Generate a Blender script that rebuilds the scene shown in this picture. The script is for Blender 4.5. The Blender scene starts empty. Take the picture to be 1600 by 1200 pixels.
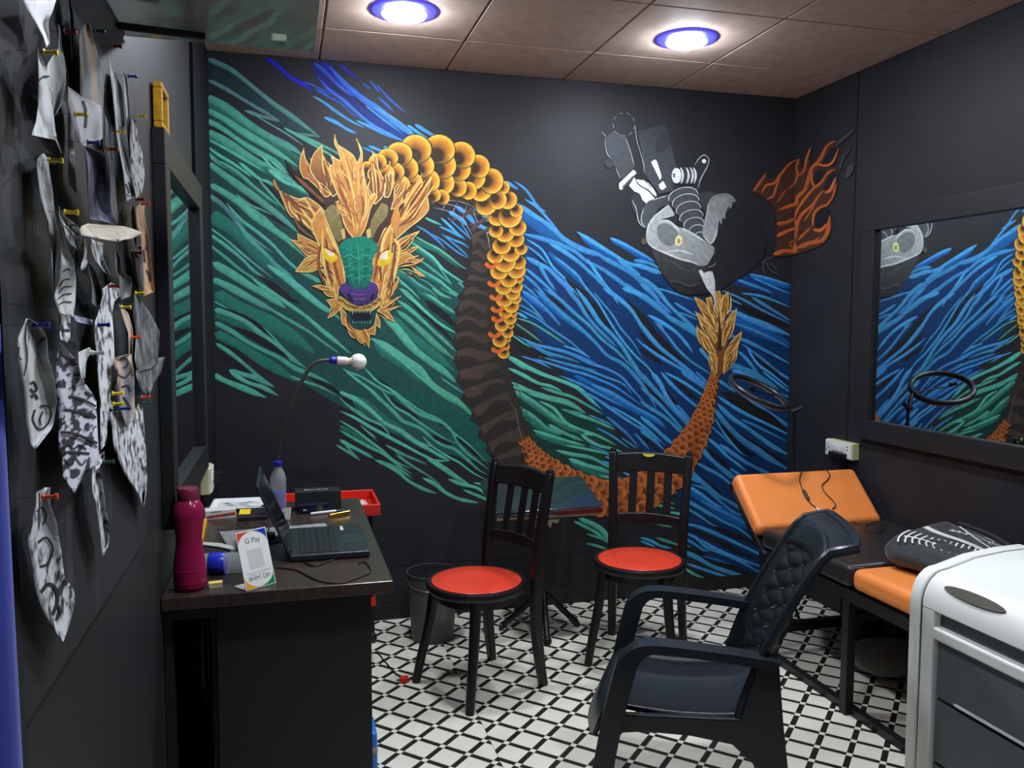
import bpy, math, random
from mathutils import Vector, Matrix
from mathutils.geometry import tessellate_polygon
random.seed(11)
S = bpy.context.scene
COL = S.collection
PI = math.pi

# ------------------------------------------------------------------ camera
HC = 1.48
YAW, PITCH, ROLL, FPX = .264122, .076225, .002824, 1307.36
_f = Vector((math.sin(YAW)*math.cos(PITCH), math.cos(YAW)*math.cos(PITCH), -math.sin(PITCH)))
_r0 = Vector((math.cos(YAW), -math.sin(YAW), 0)); _u0 = _r0.cross(_f)
_r = _r0*math.cos(ROLL) + _u0*math.sin(ROLL)
_u = -_r0*math.sin(ROLL) + _u0*math.cos(ROLL)
CAM = Vector((0, 0, HC))
cd = bpy.data.cameras.new('camera'); cam = bpy.data.objects.new('camera', cd); COL.objects.link(cam)
cd.sensor_width = 36.0; cd.lens = FPX/1600*36.0; cd.clip_start = .02
cam.matrix_world = Matrix(((_r.x, _u.x, -_f.x, 0), (_r.y, _u.y, -_f.y, 0), (_r.z, _u.z, -_f.z, HC), (0, 0, 0, 1)))
S.camera = cam
def ray(x, y): return _f + _r*((x-800)/FPX) - _u*((y-600)/FPX)
def onx(x, y, X): d = ray(x, y); return CAM + d*(X/d.x)
def ony(x, y, Y): d = ray(x, y); return CAM + d*(Y/d.y)
def onz(x, y, z): d = ray(x, y); return CAM + d*((z-HC)/d.z)

# ------------------------------------------------------------------ world and exposure
w = bpy.data.worlds.new('world'); S.world = w; w.use_nodes = True
w.node_tree.nodes['Background'].inputs[0].default_value = (.75, .85, 1, 1)
w.node_tree.nodes['Background'].inputs[1].default_value = .02
vs = S.view_settings
vs.view_transform = 'Standard'; vs.look = 'None'; vs.exposure = 0.42; vs.gamma = 1.0; vs.use_curve_mapping = False
S.cycles.max_bounces = 8; S.cycles.diffuse_bounces = 4; S.cycles.glossy_bounces = 4; S.cycles.transmission_bounces = 8
S.cycles.caustics_reflective = False; S.cycles.caustics_refractive = False
LAMP = 230.0
RING = (0.02, 0.02, 1.0); RINGS = 5.0

# ------------------------------------------------------------------ room size
XL, XR, YB, H = -.329, 2.687, 4.061, 2.6756
YN = -1.2          # wall behind the camera

# ------------------------------------------------------------------ materials
def lin(c):
    return tuple((v/255/12.92) if v/255 <= .04045 else ((v/255+.055)/1.055)**2.4 for v in c)
MATS = {}
def M(name, rgb, rough=.5, metal=0., var=.12, scale=25., bump=0., bscale=None, spec=.5, rgb2=None, coat=0., trans=0., ior=1.45,
      emit=None, es=0., detail=4., stretch=None, pos=.5, alpha=1., sheen=0., hard=.25):
    if name in MATS: return MATS[name]
    m = bpy.data.materials.new(name); m.use_nodes = True; MATS[name] = m
    nt = m.node_tree; b = nt.nodes['Principled BSDF']
    c = lin(rgb)
    tc = nt.nodes.new('ShaderNodeTexCoord'); mp = nt.nodes.new('ShaderNodeMapping')
    nt.links.new(tc.outputs['Object'], mp.inputs[0])
    if stretch: mp.inputs['Scale'].default_value = stretch
    n = nt.nodes.new('ShaderNodeTexNoise'); n.inputs['Scale'].default_value = scale; n.inputs['Detail'].default_value = detail
    nt.links.new(mp.outputs[0], n.inputs[0])
    rp = nt.nodes.new('ShaderNodeValToRGB')
    c2 = lin(rgb2) if rgb2 else tuple(min(1, v*(1+var)) for v in c)
    c1 = c if rgb2 else tuple(v*(1-var) for v in c)
    rp.color_ramp.elements[0].position = max(0, pos-hard); rp.color_ramp.elements[0].color = (*c1, 1)
    rp.color_ramp.elements[1].position = min(1, pos+hard); rp.color_ramp.elements[1].color = (*c2, 1)
    nt.links.new(n.outputs['Fac'], rp.inputs[0]); nt.links.new(rp.outputs[0], b.inputs['Base Color'])
    b.inputs['Roughness'].default_value = rough; b.inputs['Metallic'].default_value = metal
    b.inputs['Specular IOR Level'].default_value = spec; b.inputs['Coat Weight'].default_value = coat
    b.inputs['Coat Roughness'].default_value = .08
    b.inputs['Transmission Weight'].default_value = trans; b.inputs['IOR'].default_value = ior
    b.inputs['Alpha'].default_value = alpha
    if sheen: b.inputs['Sheen Weight'].default_value = sheen
    if emit:
        b.inputs['Emission Color'].default_value = (*emit, 1); b.inputs['Emission Strength'].default_value = es
    if bump:
        n2 = nt.nodes.new('ShaderNodeTexNoise'); n2.inputs['Scale'].default_value = bscale or scale*3; n2.inputs['Detail'].default_value = 3
        nt.links.new(mp.outputs[0], n2.inputs[0])
        bp = nt.nodes.new('ShaderNodeBump'); bp.inputs['Strength'].default_value = bump; bp.inputs['Distance'].default_value = .01
        nt.links.new(n2.outputs['Fac'], bp.inputs['Height']); nt.links.new(bp.outputs[0], b.inputs['Normal'])
    return m

# ------------------------------------------------------------------ mesh building
class MB:
    def __init__(s): s.v = []; s.f = []; s.c = None
    def add(s, vs_, fs):
        k = len(s.v); s.v += [Vector(p) for p in vs_]; s.f += [tuple(i+k for i in f) for f in fs]; return s
    def box(s, lo, hi, mat=None):
        x0, y0, z0 = lo; x1, y1, z1 = hi
        p = [(x0,y0,z0),(x1,y0,z0),(x1,y1,z0),(x0,y1,z0),(x0,y0,z1),(x1,y0,z1),(x1,y1,z1),(x0,y1,z1)]
        if mat: p = [mat @ Vector(q) for q in p]
        return s.add(p, [(0,3,2,1),(4,5,6,7),(0,1,5,4),(1,2,6,5),(2,3,7,6),(3,0,4,7)])
    def bar(s, a, b, w, h, up=(0,0,1)):           # box from a to b
        a = Vector(a); b = Vector(b); d = (b-a).normalized(); up = Vector(up)
        if abs(d.dot(up)) > .99: up = Vector((1,0,0))
        x = d.cross(up).normalized(); y = x.cross(d)
        p = []
        for q in (a, b):
            for sx, sy in ((-1,-1),(1,-1),(1,1),(-1,1)): p.append(q + x*(sx*w/2) + y*(sy*h/2))
        return s.add(p, [(0,1,2,3),(7,6,5,4),(0,4,5,1),(1,5,6,2),(2,6,7,3),(3,7,4,0)])
    def tube(s, path, r, seg=10, cap=True, closed=False):
        P = [Vector(p) for p in path]; n = len(P); R_ = r if isinstance(r, (list, tuple)) else [r]*n
        vs_ = []; prev = None
        for i in range(n):
            if closed: t = P[(i+1) % n]-P[i-1]
            else: t = P[min(i+1, n-1)]-P[max(i-1, 0)]
            t.normalize()
            if prev is None:
                a = Vector((0,0,1)) if abs(t.z) < .9 else Vector((1,0,0)); x = t.cross(a).normalized()
            else:
                x = (prev - t*prev.dot(t)).normalized()
            prev = x; y = t.cross(x)
            for k in range(seg):
                a = 2*PI*k/seg; vs_.append(P[i] + x*(R_[i]*math.cos(a)) + y*(R_[i]*math.sin(a)))
        fs = []
        m = n if closed else n-1
        for i in range(m):
            j = (i+1) % n
            for k in range(seg):
                k2 = (k+1) % seg; fs.append((i*seg+k, i*seg+k2, j*seg+k2, j*seg+k))
        if cap and not closed:
            fs.append(tuple(range(seg))[::-1]); fs.append(tuple((n-1)*seg+k for k in range(seg)))
        return s.add(vs_, fs)
    def lathe(s, prof, c=(0,0,0), seg=24, axis=None):   # prof [(r,h)]
        c = Vector(c); ax = Vector(axis).normalized() if axis else Vector((0,0,1))
        a = Vector((0,0,1)) if abs(ax.z) < .9 else Vector((1,0,0)); x = ax.cross(a).normalized(); y = ax.cross(x)
        if axis is None: x = Vector((1,0,0)); y = Vector((0,1,0))
        vs_ = []; fs = []
        for r, h in prof:
            for k in range(seg):
                t = 2*PI*k/seg; vs_.append(c + ax*h + x*(max(r, 1e-5)*math.cos(t)) + y*(max(r, 1e-5)*math.sin(t)))
        for i in range(len(prof)-1):
            for k in range(seg):
                k2 = (k+1) % seg; fs.append((i*seg+k, i*seg+k2, (i+1)*seg+k2, (i+1)*seg+k))
        fs.append(tuple(range(seg))[::-1]); fs.append(tuple((len(prof)-1)*seg+k for k in range(seg)))
        return s.add(vs_, fs)
    def prism(s, poly, o, ex, ey, ez):            # poly 2D in plane (o; ex, ey), extruded by vector ez
        o, ex, ey, ez = map(Vector, (o, ex, ey, ez)); n = len(poly)
        bot = [o + ex*p[0] + ey*p[1] for p in poly]; top = [p+ez for p in bot]
        tri = tessellate_polygon([[Vector((p[0], p[1], 0)) for p in poly]])
        fs = [tuple(t) for t in tri] + [tuple(i+n for i in t[::-1]) for t in tri]
        fs += [(i, (i+1) % n, (i+1) % n + n, i+n) for i in range(n)]
        return s.add(bot+top, fs)
    def grid(s, fn, nu, nv, closeu=False):
        vs_ = [fn(i/nu, j/nv) for j in range(nv+1) for i in range(nu if closeu else nu+1)]
        w_ = nu if closeu else nu+1
        fs = []
        for j in range(nv):
            for i in range(nu):
                i2 = (i+1) % w_; fs.append((j*w_+i, j*w_+i2, (j+1)*w_+i2, (j+1)*w_+i))
        return s.add(vs_, fs)
WLOC = {}
def wl(o): return WLOC.get(o.name, Vector((0,0,0))) if o else Vector((0,0,0))
def obj(name, mb, mat, parent=None, smooth=False, bevel=0., seg=2, solid=0., subsurf=0, origin=None):
    if parent is not None: off = wl(parent)
    elif origin is not None: off = Vector(origin)
    else:
        xs = [p.x for p in mb.v]; ys = [p.y for p in mb.v]; zs = [p.z for p in mb.v]
        off = Vector(((min(xs)+max(xs))/2, (min(ys)+max(ys))/2, min(zs)))
    me = bpy.data.meshes.new(name); me.from_pydata([p-off for p in mb.v], [], mb.f); me.update()
    import bmesh
    bm = bmesh.new(); bm.from_mesh(me); bmesh.ops.recalc_face_normals(bm, faces=bm.faces); bm.to_mesh(me); bm.free()
    o = bpy.data.objects.new(name, me); COL.objects.link(o)
    me.materials.append(mat)
    if smooth:
        for p in me.polygons: p.use_smooth = True
        if smooth != 'all':
            try: me.set_sharp_from_angle(angle=math.radians(40))
            except Exception: pass
    if bevel:
        b = o.modifiers.new('bevel', 'BEVEL'); b.width = bevel; b.segments = seg; b.limit_method = 'ANGLE'; b.angle_limit = math.radians(35)
    if subsurf:
        b = o.modifiers.new('subsurf', 'SUBSURF'); b.levels = subsurf; b.render_levels = subsurf
    if solid:
        b = o.modifiers.new('solidify', 'SOLIDIFY'); b.thickness = solid; b.offset = 0
    if parent is not None: o.parent = parent; WLOC[o.name] = off
    else: o.location = off; WLOC[o.name] = off
    return o
def tag(o, label, cat, group=None):
    o['label'] = label; o['category'] = cat
    if group: o['group'] = group
    return o
def thing(name, label, cat, loc=(0,0,0), group=None):
    o = bpy.data.objects.new(name, None); COL.objects.link(o); o.location = loc; o.empty_display_size = .1
    WLOC[o.name] = Vector(loc); return tag(o, label, cat, group)
def struct(o): o['kind'] = 'structure'; return o
def catmull(P, step=.25, closed=False):
    P = [Vector((*p, 0)) if len(p) == 2 else Vector(p) for p in P]; n = len(P); out = []
    k = max(1, int(round(1/step)))
    for i in range(n-1):
        p0 = P[max(i-1, 0)]; p1 = P[i]; p2 = P[i+1]; p3 = P[min(i+2, n-1)]
        for j in range(k):
            t = j/k
            out.append(.5*((2*p1) + (p2-p0)*t + (2*p0-5*p1+4*p2-p3)*t*t + (3*p1-p0-3*p2+p3)*t**3))
    out.append(P[-1]); return out
def text_mesh(body, size, o, ex, ey, ez, off=.0006):   # flat lettering as MB in the plane (ex, ey)
    cu = bpy.data.curves.new('t', 'FONT'); cu.body = body; cu.size = size; cu.align_x = 'CENTER'; cu.align_y = 'CENTER'
    to = bpy.data.objects.new('t', cu); COL.objects.link(to)
    dg = bpy.context.evaluated_depsgraph_get(); me = bpy.data.meshes.new_from_object(to.evaluated_get(dg))
    mb = MB(); o, ex, ey, ez = map(Vector, (o, ex, ey, ez))
    mb.add([o + ex*v.co.x + ey*v.co.y + ez*off for v in me.vertices], [tuple(p.vertices) for p in me.polygons])
    bpy.data.objects.remove(to); bpy.data.curves.remove(cu); bpy.data.meshes.remove(me)
    return mb
# ================================================================== THE ROOM
m_wall = M('black_wall_paint', (38, 38, 42), rough=.55, var=.18, scale=3.5, bump=.08, bscale=90, spec=.35)
m_wallL = M('black_board_paint', (38, 38, 40), rough=.5, var=.2, scale=4, bump=.04, bscale=40, spec=.45)
m_trim = M('dark_seam', (16, 16, 18), rough=.7)
m_frame = M('black_frame_wood', (34, 34, 36), rough=.45, var=.15, scale=12, bump=.05)
m_mirror = M('mirror_silver', (215, 220, 220), rough=.015, metal=1., var=.01)
m_vblack = M('vinyl_black', (38, 34, 28), rough=.35, var=.25, scale=12)
m_vwhite = M('vinyl_white', (230, 226, 210), rough=.34, var=.06, scale=9, bump=.02, bscale=60)
m_ceil = M('brown_pvc_tile', (226, 200, 184), rough=.75, var=.12, scale=14, bump=.05, bscale=50)
m_cbar = M('ceiling_grid', (170, 150, 140), rough=.5)

def wallbox(name, lo, hi, mat): return struct(obj(name, MB().box(lo, hi), mat, origin=((lo[0]+hi[0])/2, (lo[1]+hi[1])/2, lo[2])))
wall_back = wallbox('wall_back', (XL-.1, YB, 0), (XR+.1, YB+.1, H+.06), m_wall)
wall_left = wallbox('wall_left', (XL-.1, YN, 0), (XL, YB, H+.06), m_wallL)
wall_right = wallbox('wall_right', (XR, YN, 0), (XR+.1, YB, H+.06), m_wall)
wall_front = wallbox('wall_front', (XL-.1, YN-.1, 0), (XR+.1, YN, H+.06), m_wall)

# ---- floor: printed sheet flooring, white lozenges with black bars and small white squares at the crossings
floor = struct(obj('floor', MB().box((XL, YN, -.06), (XR, YB, 0)), m_vblack, origin=(0, 0, 0)))
PX, PY = .0743, .0755
X0, Y0 = .947, 2.814
SEAM = .673
def clip_poly(poly, a, b, c):        # keep a*x+b*y <= c
    out = []
    for i in range(len(poly)):
        p = poly[i]; q = poly[(i+1) % len(poly)]
        dp = a*p[0]+b*p[1]-c; dq = a*q[0]+b*q[1]-c
        if dp <= 0: out.append(p)
        if (dp < 0 < dq) or (dq < 0 < dp):
            t = dp/(dp-dq); out.append((p[0]+(q[0]-p[0])*t, p[1]+(q[1]-p[1])*t))
    return out
def clip_room(poly, side):
    for a, b, c in ((-1, 0, -XL), (1, 0, XR), (0, -1, -.9), (0, 1, YB)): poly = clip_poly(poly, a, b, c) if poly else poly
    if poly: poly = clip_poly(poly, *((1, 0, SEAM-.0012) if side < 0 else (-1, 0, -SEAM)))
    return poly
tiles = []; squares = MB(); TZ = .0009
def flat(mb, poly, z0, z1):
    n = len(poly)
    mb.add([(p[0], p[1], z1) for p in poly] + [(p[0], p[1], z0) for p in poly], [tuple(range(n))] + [(i, i+n, (i+1) % n+n, (i+1) % n) for i in range(n)])
for side in (-1, 1):
    dy = -.042 if side < 0 else 0.; dx = .002 if side < 0 else 0.
    for i in range(-18, 26):
        for j in range(-52, 18):
            cx = X0+dx+i*PX; cy = Y0+dy+j*PY
            if (i+j) % 2 == 0:          # crossing: small white square
                s = .0142; poly = clip_room([(cx-s, cy), (cx, cy-s), (cx+s, cy), (cx, cy+s)], side)
                if len(poly) > 2: flat(squares, poly, 0, TZ)
            else:                        # white lozenge between the bars
                kx = PX*.805; ky = PY*.805
                poly = clip_room([(cx-kx, cy), (cx, cy-ky), (cx+kx, cy), (cx, cy+ky)], side)
                if len(poly) > 2: tiles.append(((cx, cy), poly))
def vis(c):
    d = Vector((c[0], c[1], 0))-CAM; z = d.dot(_f)
    if z < .2: return 99
    x = 800+FPX*d.dot(_r)/z; y = 600-FPX*d.dot(_u)/z
    inside = 560 < x < 1450 and 900 < y < 1225
    return z + (0 if inside else 50)
tiles.sort(key=lambda t: vis(t[0]))
tile_mesh = None; rest = MB()
def tile_obj(poly, c):
    mb = MB(); flat(mb, [(p[0], p[1]) for p in poly], 0, TZ)
    return obj('tile', mb, m_vwhite, floor)
full = None
for k, (c, poly) in enumerate(tiles):
    if k < 300:
        if len(poly) == 4 and full is not None and abs(poly[0][0]-c[0]+PX*.805) < 1e-6 and abs(poly[2][0]-c[0]-PX*.805) < 1e-6:
            o = bpy.data.objects.new('tile', full); COL.objects.link(o); o.parent = floor; o.location = (c[0], c[1], 0)
        else:
            if len(poly) == 4 and full is None and abs(poly[0][0]-c[0]+PX*.805) < 1e-6 and abs(poly[2][0]-c[0]-PX*.805) < 1e-6:
                mb = MB(); flat(mb, [(p[0]-c[0], p[1]-c[1]) for p in poly], 0, TZ)
                o = obj('tile', mb, m_vwhite, floor); o.location = (c[0], c[1], 0); full = o.data
            else: tile_obj(poly, c)
    else: flat(rest, poly, 0, TZ)
o = obj('far_tile_field', rest, m_vwhite, floor); o['kind'] = 'stuff'
o = obj('crossing_squares', squares, m_vwhite, floor); o['kind'] = 'stuff'

# ---- ceiling: grid of brown tiles
ceiling = struct(obj('ceiling', MB().box((XL, YN, H+.012), (XR, YB, H+.06)), m_cbar, origin=(0, 0, H)))
GX = [XL, .172, .766, 1.357, 1.94, 2.535, XR]; GY = [YN]
y = 3.617
ys = []
while y > YN: ys.append(y); y -= .594
GY = [YN]+ys[::-1]+[YB]
for i in range(len(GX)-1):
    for j in range(len(GY)-1):
        g = .004
        obj('tile', MB().box((GX[i]+g, GY[j]+g, H), (GX[i+1]-g, GY[j+1]-g, H+.012)), m_ceil, ceiling, bevel=.0025, seg=1)
# ---- ceiling lights
m_dome = M('lamp_dome', (255, 255, 255), rough=.4, var=0, emit=(.86, .93, 1.0), es=LAMP)
m_blue = M('lamp_blue_ring', (40, 40, 255), rough=.4, var=0, emit=RING, es=RINGS)
m_white = M('white_plastic', (232, 232, 228), rough=.4, var=.03)
LIGHTS = [(.466, 3.34, 'round ceiling light with blue ring above the dragon head', .075), (1.668, 3.34, 'round ceiling light with blue ring above the grey creature', .075),
          (.466, 1.55, 'round ceiling light behind, nearest the pinned paper wall', .075), (1.668, 1.55, 'round ceiling light behind, nearest the plastic cabinet', .075)]
for x, yy, lab, rr in LIGHTS:
    t = thing('ceiling_light', lab, 'ceiling light', (x, yy, H-.001), 'round ceiling lights with blue rings')
    obj('housing', MB().lathe([(.088, 0), (.088, -.014), (.06, -.014), (.06, 0)], (x, yy, H-.001), 32), m_white, t, smooth=True)
    obj('blue_ring', MB().lathe([(.122, -.001), (.120, -.006), (.0885, -.012), (.0885, -.001)], (x, yy, H-.001), 32), m_blue, t, smooth=True)
    prof = [(.086, -.0145)] + [(.086*math.cos(a), -.0145-.020*math.sin(a)) for a in [k*PI/2/6 for k in range(1, 6, 2)]] + [(.002, -.0345)]
    obj('diffuser_dome', MB().lathe(prof, (x, yy, H-.001), 20), m_dome, t, smooth=True)

# ---- seams / trims on the side walls
struct(obj('trim_1', MB().box((XR-.004, 3.548, 0), (XR+.0, 3.556, H)), m_trim, origin=(XR, 3.55, 0)))
struct(obj('trim_2', MB().box((XL, 3.41, 0), (XL+.012, YB-.002, H-.001)), M('trim_black', (26, 26, 28), rough=.8, spec=.15), origin=(XL, 3.42, 0)))
struct(obj('baseboard_back', MB().box((XL+.015, YB-.006, 0), (XR, YB, .075)), M('base_black', (24, 24, 26), rough=.6), origin=(1.2, YB, 0), bevel=.002))
# hairline panel joint low on the back wall
obj('panel_joint', MB().box((XL+.02, YB-.001, .268), (2.2, YB+.001, .2695)), m_trim, wall_back)

# ---- mirrors
def mirror(name, X, s, y0, y1, z0, z1, fw0, fw1, label):
    t = thing(name, label, 'mirror', (X, (y0+y1)/2, z0-fw1))
    xs = sorted((X, X+s*.012)); xf = sorted((X, X+s*.034))
    g = MB().box((xs[0], y0-.01, z0-.01), (xs[1], y1+.01, z1+.01)); obj('glass', g, m_mirror, t)
    a, b = y0-fw0, y1+fw0; c, d = z0-fw1, z1+fw1
    for lo, hi in (((a, c), (b, z0)), ((a, z1), (b, d)), ((a, z0), (y0, z1)), ((y1, z0), (b, z1))):
        obj('frame_rail', MB().box((xf[0], lo[0], lo[1]), (xf[1], hi[0], hi[1])), m_frame, t, bevel=.003)
    return t
mirror('wall_mirror', XL, 1, 2.475, 3.31, 1.006, 1.885, .085, .095, 'black framed wall mirror beside the desk reflecting green strokes')
mirror('wall_mirror', XR, -1, 1.2, 3.362, 1.011, 1.903, .085, .092, 'large black framed mirror above the tattoo bed reflecting blue strokes')
# ================================================================== THE MURAL (paint lying on the back wall and round the right corner)
CR = dict(A=(310,80,6), B=(310,250,6), C=(310,420,6), D=(530,450,6), E=(530,610,6), F=(600,340,9.375), G=(790,270,6), H=(790,450,6),
          I=(1000,410,6), J=(1000,580,6), K=(790,600,6), L=(1000,740,6), M=(410,80,5), N=(400,180,5), O=(400,350,5), P=(640,180,5),
          Q=(640,400,5), R=(640,620,5), S=(920,150,3.8095), T=(1000,290,6.665), U=(1170,190,5), V=(940,170,8.421), W=(0,0,1))
def cp(c, s):
    ox, oy, k = CR[c]
    return [(ox+float(a.split(',')[0])/k, oy+float(a.split(',')[1])/k) for a in s.split()]
m_paint = bpy.data.materials.new('mural_paint'); m_paint.use_nodes = True
nt = m_paint.node_tree; b = nt.nodes['Principled BSDF']
at = nt.nodes.new('ShaderNodeVertexColor'); at.layer_name = 'Col'
tc = nt.nodes.new('ShaderNodeTexCoord'); nz = nt.nodes.new('ShaderNodeTexNoise'); nz.inputs['Scale'].default_value = 38; nz.inputs['Detail'].default_value = 6
mr = nt.nodes.new('ShaderNodeMapRange'); mr.inputs['From Min'].default_value = .3; mr.inputs['From Max'].default_value = .7
mr.inputs['To Min'].default_value = .78; mr.inputs['To Max'].default_value = 1.12
mx = nt.nodes.new('ShaderNodeMix'); mx.data_type = 'RGBA'; mx.blend_type = 'MULTIPLY'; mx.inputs['Factor'].default_value = 1
nt.links.new(tc.outputs['Object'], nz.inputs[0]); nt.links.new(nz.outputs['Fac'], mr.inputs[0])
nt.links.new(at.outputs['Color'], mx.inputs['A']); nt.links.new(mr.outputs[0], mx.inputs['B']); nt.links.new(mx.outputs['Result'], b.inputs['Base Color'])
b.inputs['Roughness'].default_value = .6; b.inputs['Specular IOR Level'].default_value = .3

PAINT_GAIN = .86
OFF = [.0004]
def corner_x(y): return 1243.5-.0249*(y-152)
def soften(P, k=5):
    n = len(P); out = []
    def tan(i):
        a = Vector(P[i-1]); q = Vector(P[i]); c = Vector(P[(i+1) % n]); d1 = (q-a); d2 = (c-q)
        sharp = d1.length > 0 and d2.length > 0 and d1.normalized().dot(d2.normalized()) < .1
        return Vector((0, 0)) if sharp else (c-a)*.42
    for i in range(n):
        p0 = Vector(P[i]); p1 = Vector(P[(i+1) % n]); m0 = tan(i); m1 = tan((i+1) % n); L = (p1-p0).length
        if m0.length > L: m0 = m0*(L/m0.length)
        if m1.length > L: m1 = m1*(L/m1.length)
        for j in range(k):
            t = j/k; h = (2*t**3-3*t*t+1, t**3-2*t*t+t, -2*t**3+3*t*t, t**3-t*t); q = p0*h[0]+m0*h[1]+p1*h[2]+m1*h[3]; out.append((q.x, q.y))
    return out
class Paint:
    def __init__(s): s.v = []; s.f = []; s.c = []
    def face(s, pts, cols, wall='b'):
        """pts pixel positions traced on the wall; cols sRGB per point"""
        OFF[0] += .0000035
        for side in ('b', 'r'):
            if side == 'r' and wall != 'both': continue
            P = [(p[0], p[1], c) for p, c in zip(pts, cols)]; out = []
            for i in range(len(P)):
                a = P[i]; q = P[(i+1) % len(P)]
                da = a[0]-corner_x(a[1]); dq = q[0]-corner_x(q[1])
                if side == 'r': da, dq = -da, -dq
                if da <= 0: out.append(a)
                if da*dq < 0:
                    t = da/(da-dq); out.append((a[0]+(q[0]-a[0])*t, a[1]+(q[1]-a[1])*t, tuple(a[2][k]+(q[2][k]-a[2][k])*t for k in range(3))))
            if len(out) < 3: continue
            k = len(s.v)
            for x, y_, c in out:
                if side == 'b':
                    p = ony(x, y_, YB-OFF[0]); p.x = max(XL+.013, min(p.x, XR-.0005)); p.z = max(.02, min(p.z, H-.001))
                else:
                    p = onx(x, y_, XR-OFF[0]); p.y = min(p.y, YB-.0005)
                s.v.append(p); s.c.append(tuple(min(.95, v*PAINT_GAIN) for v in lin(c)))
            s.f.append(tuple(range(k, k+len(out))))
    def spoly(s, pts, *a, **k): s.poly(soften(pts), *a, **k)
    def poly(s, pts, col, col2=None, ax=None, wall='b'):
        """filled shape; optional second colour blended along direction ax (dx,dy)"""
        if col2:
            d = [p[0]*ax[0]+p[1]*ax[1] for p in pts]; lo, hi = min(d), max(d)
            cols = [tuple(col[k]+(col2[k]-col[k])*((q-lo)/(hi-lo+1e-6)) for k in range(3)) for q in d]
        else: cols = [col]*len(pts)
        o0 = OFF[0]; tri = tessellate_polygon([[Vector((p[0], p[1], 0)) for p in pts]])
        for t in tri:
            OFF[0] = o0; s.face([pts[i] for i in t], [cols[i] for i in t], wall)
    def stroke(s, pts, w, col, col2=None, wall='b', taper=(.15, .15), edge=None, n=.25):
        P = catmull(pts, n); m = len(P)
        L = [0]
        for i in range(1, m): L.append(L[-1]+(P[i]-P[i-1]).length)
        T = L[-1] or 1
        Lp = []; Rp = []; Mp = []; cc = []
        for i in range(m):
            t = L[i]/T; d = (P[min(i+1, m-1)]-P[max(i-1, 0)]); d = d.normalized() if d.length > 0 else Vector((1,0,0))
            nrm = Vector((-d.y, d.x, 0))
            k = 1.
            if t < taper[0]: k = t/taper[0]
            if t > 1-taper[1]: k = min(k, (1-t)/taper[1])
            k = min(1., max(0., k))**.7
            ww = w*.5*max(k, .06)*(1+.13*math.sin(9*t+w)) 
            Lp.append((P[i]-nrm*ww)); Rp.append((P[i]+nrm*ww)); Mp.append(P[i]+nrm*ww*.1)
            cc.append(tuple(col[j]+((col2 or col)[j]-col[j])*t for j in range(3)))
        o0 = OFF[0]
        for i in range(m-1):
            lo = [tuple(v*.80 for v in cc[i]), tuple(v*.80 for v in cc[i+1])]
            OFF[0] = o0; s.face([Lp[i], Mp[i], Mp[i+1], Lp[i+1]], [cc[i], cc[i], cc[i+1], cc[i+1]], wall)
            OFF[0] = o0; s.face([Mp[i], Rp[i], Rp[i+1], Mp[i+1]], [cc[i], lo[0], lo[1], cc[i+1]], wall)
    def ellipse(s, c, rx, ry, col, rot=0, n=18, wall='b', col2=None):
        a = math.radians(rot)
        pts = [(c[0]+rx*math.cos(t)*math.cos(a)-ry*math.sin(t)*math.sin(a), c[1]+rx*math.cos(t)*math.sin(a)+ry*math.sin(t)*math.cos(a)) for t in [2*PI*k/n for k in range(n)]]
        o0 = OFF[0]
        for i in range(n):
            OFF[0] = o0; s.face([c, pts[i], pts[(i+1) % n]], [col2 or col, col, col], wall)
    def ring(s, c, rx, ry, w, col, rot=0, a0=0, a1=360, n=20, wall='b'):
        a = math.radians(rot); pts = []
        for k in range(n+1):
            t = math.radians(a0+(a1-a0)*k/n)
            pts.append((c[0]+rx*math.cos(t)*math.cos(a)-ry*math.sin(t)*math.sin(a), c[1]+rx*math.cos(t)*math.sin(a)+ry*math.sin(t)*math.cos(a)))
        s.stroke(pts, w, col, wall=wall, taper=(.02, .02), n=1)
    def flame(s, pts, inner, edge=(246, 216, 132), ew=1.6, streaks=3, hi=(216, 150, 74)):
        """painted lick of hair: light outline, warm inside, streaks towards the tip"""
        pts = soften(pts); s.poly(pts, edge)
        n = len(pts); cx = sum(p[0] for p in pts)/n; cy = sum(p[1] for p in pts)/n
        area = sum(pts[i][0]*pts[(i+1) % n][1]-pts[(i+1) % n][0]*pts[i][1] for i in range(n)); sg = 1 if area > 0 else -1
        ins = []
        for i in range(n):
            a = Vector(pts[i-1]); q = Vector(pts[i]); c = Vector(pts[(i+1) % n])
            d1 = (q-a).normalized(); d2 = (c-q).normalized()
            n1 = Vector((-d1.y, d1.x))*sg; n2 = Vector((-d2.y, d2.x))*sg
            m_ = n1+n2
            m_ = m_.normalized() if m_.length > 1e-4 else n1
            k = ew/max(.6, m_.dot(n1)); ins.append((q.x+m_.x*k, q.y+m_.y*k))
        s.poly(ins, inner, hi, (.2, -1))
        tip = max(pts, key=lambda p: (p[0]-cx)**2+(p[1]-cy)**2); opp = max(pts, key=lambda p: (p[0]-tip[0])**2+(p[1]-tip[1])**2)
        streaks = streaks*2 if streaks else 0
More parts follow.
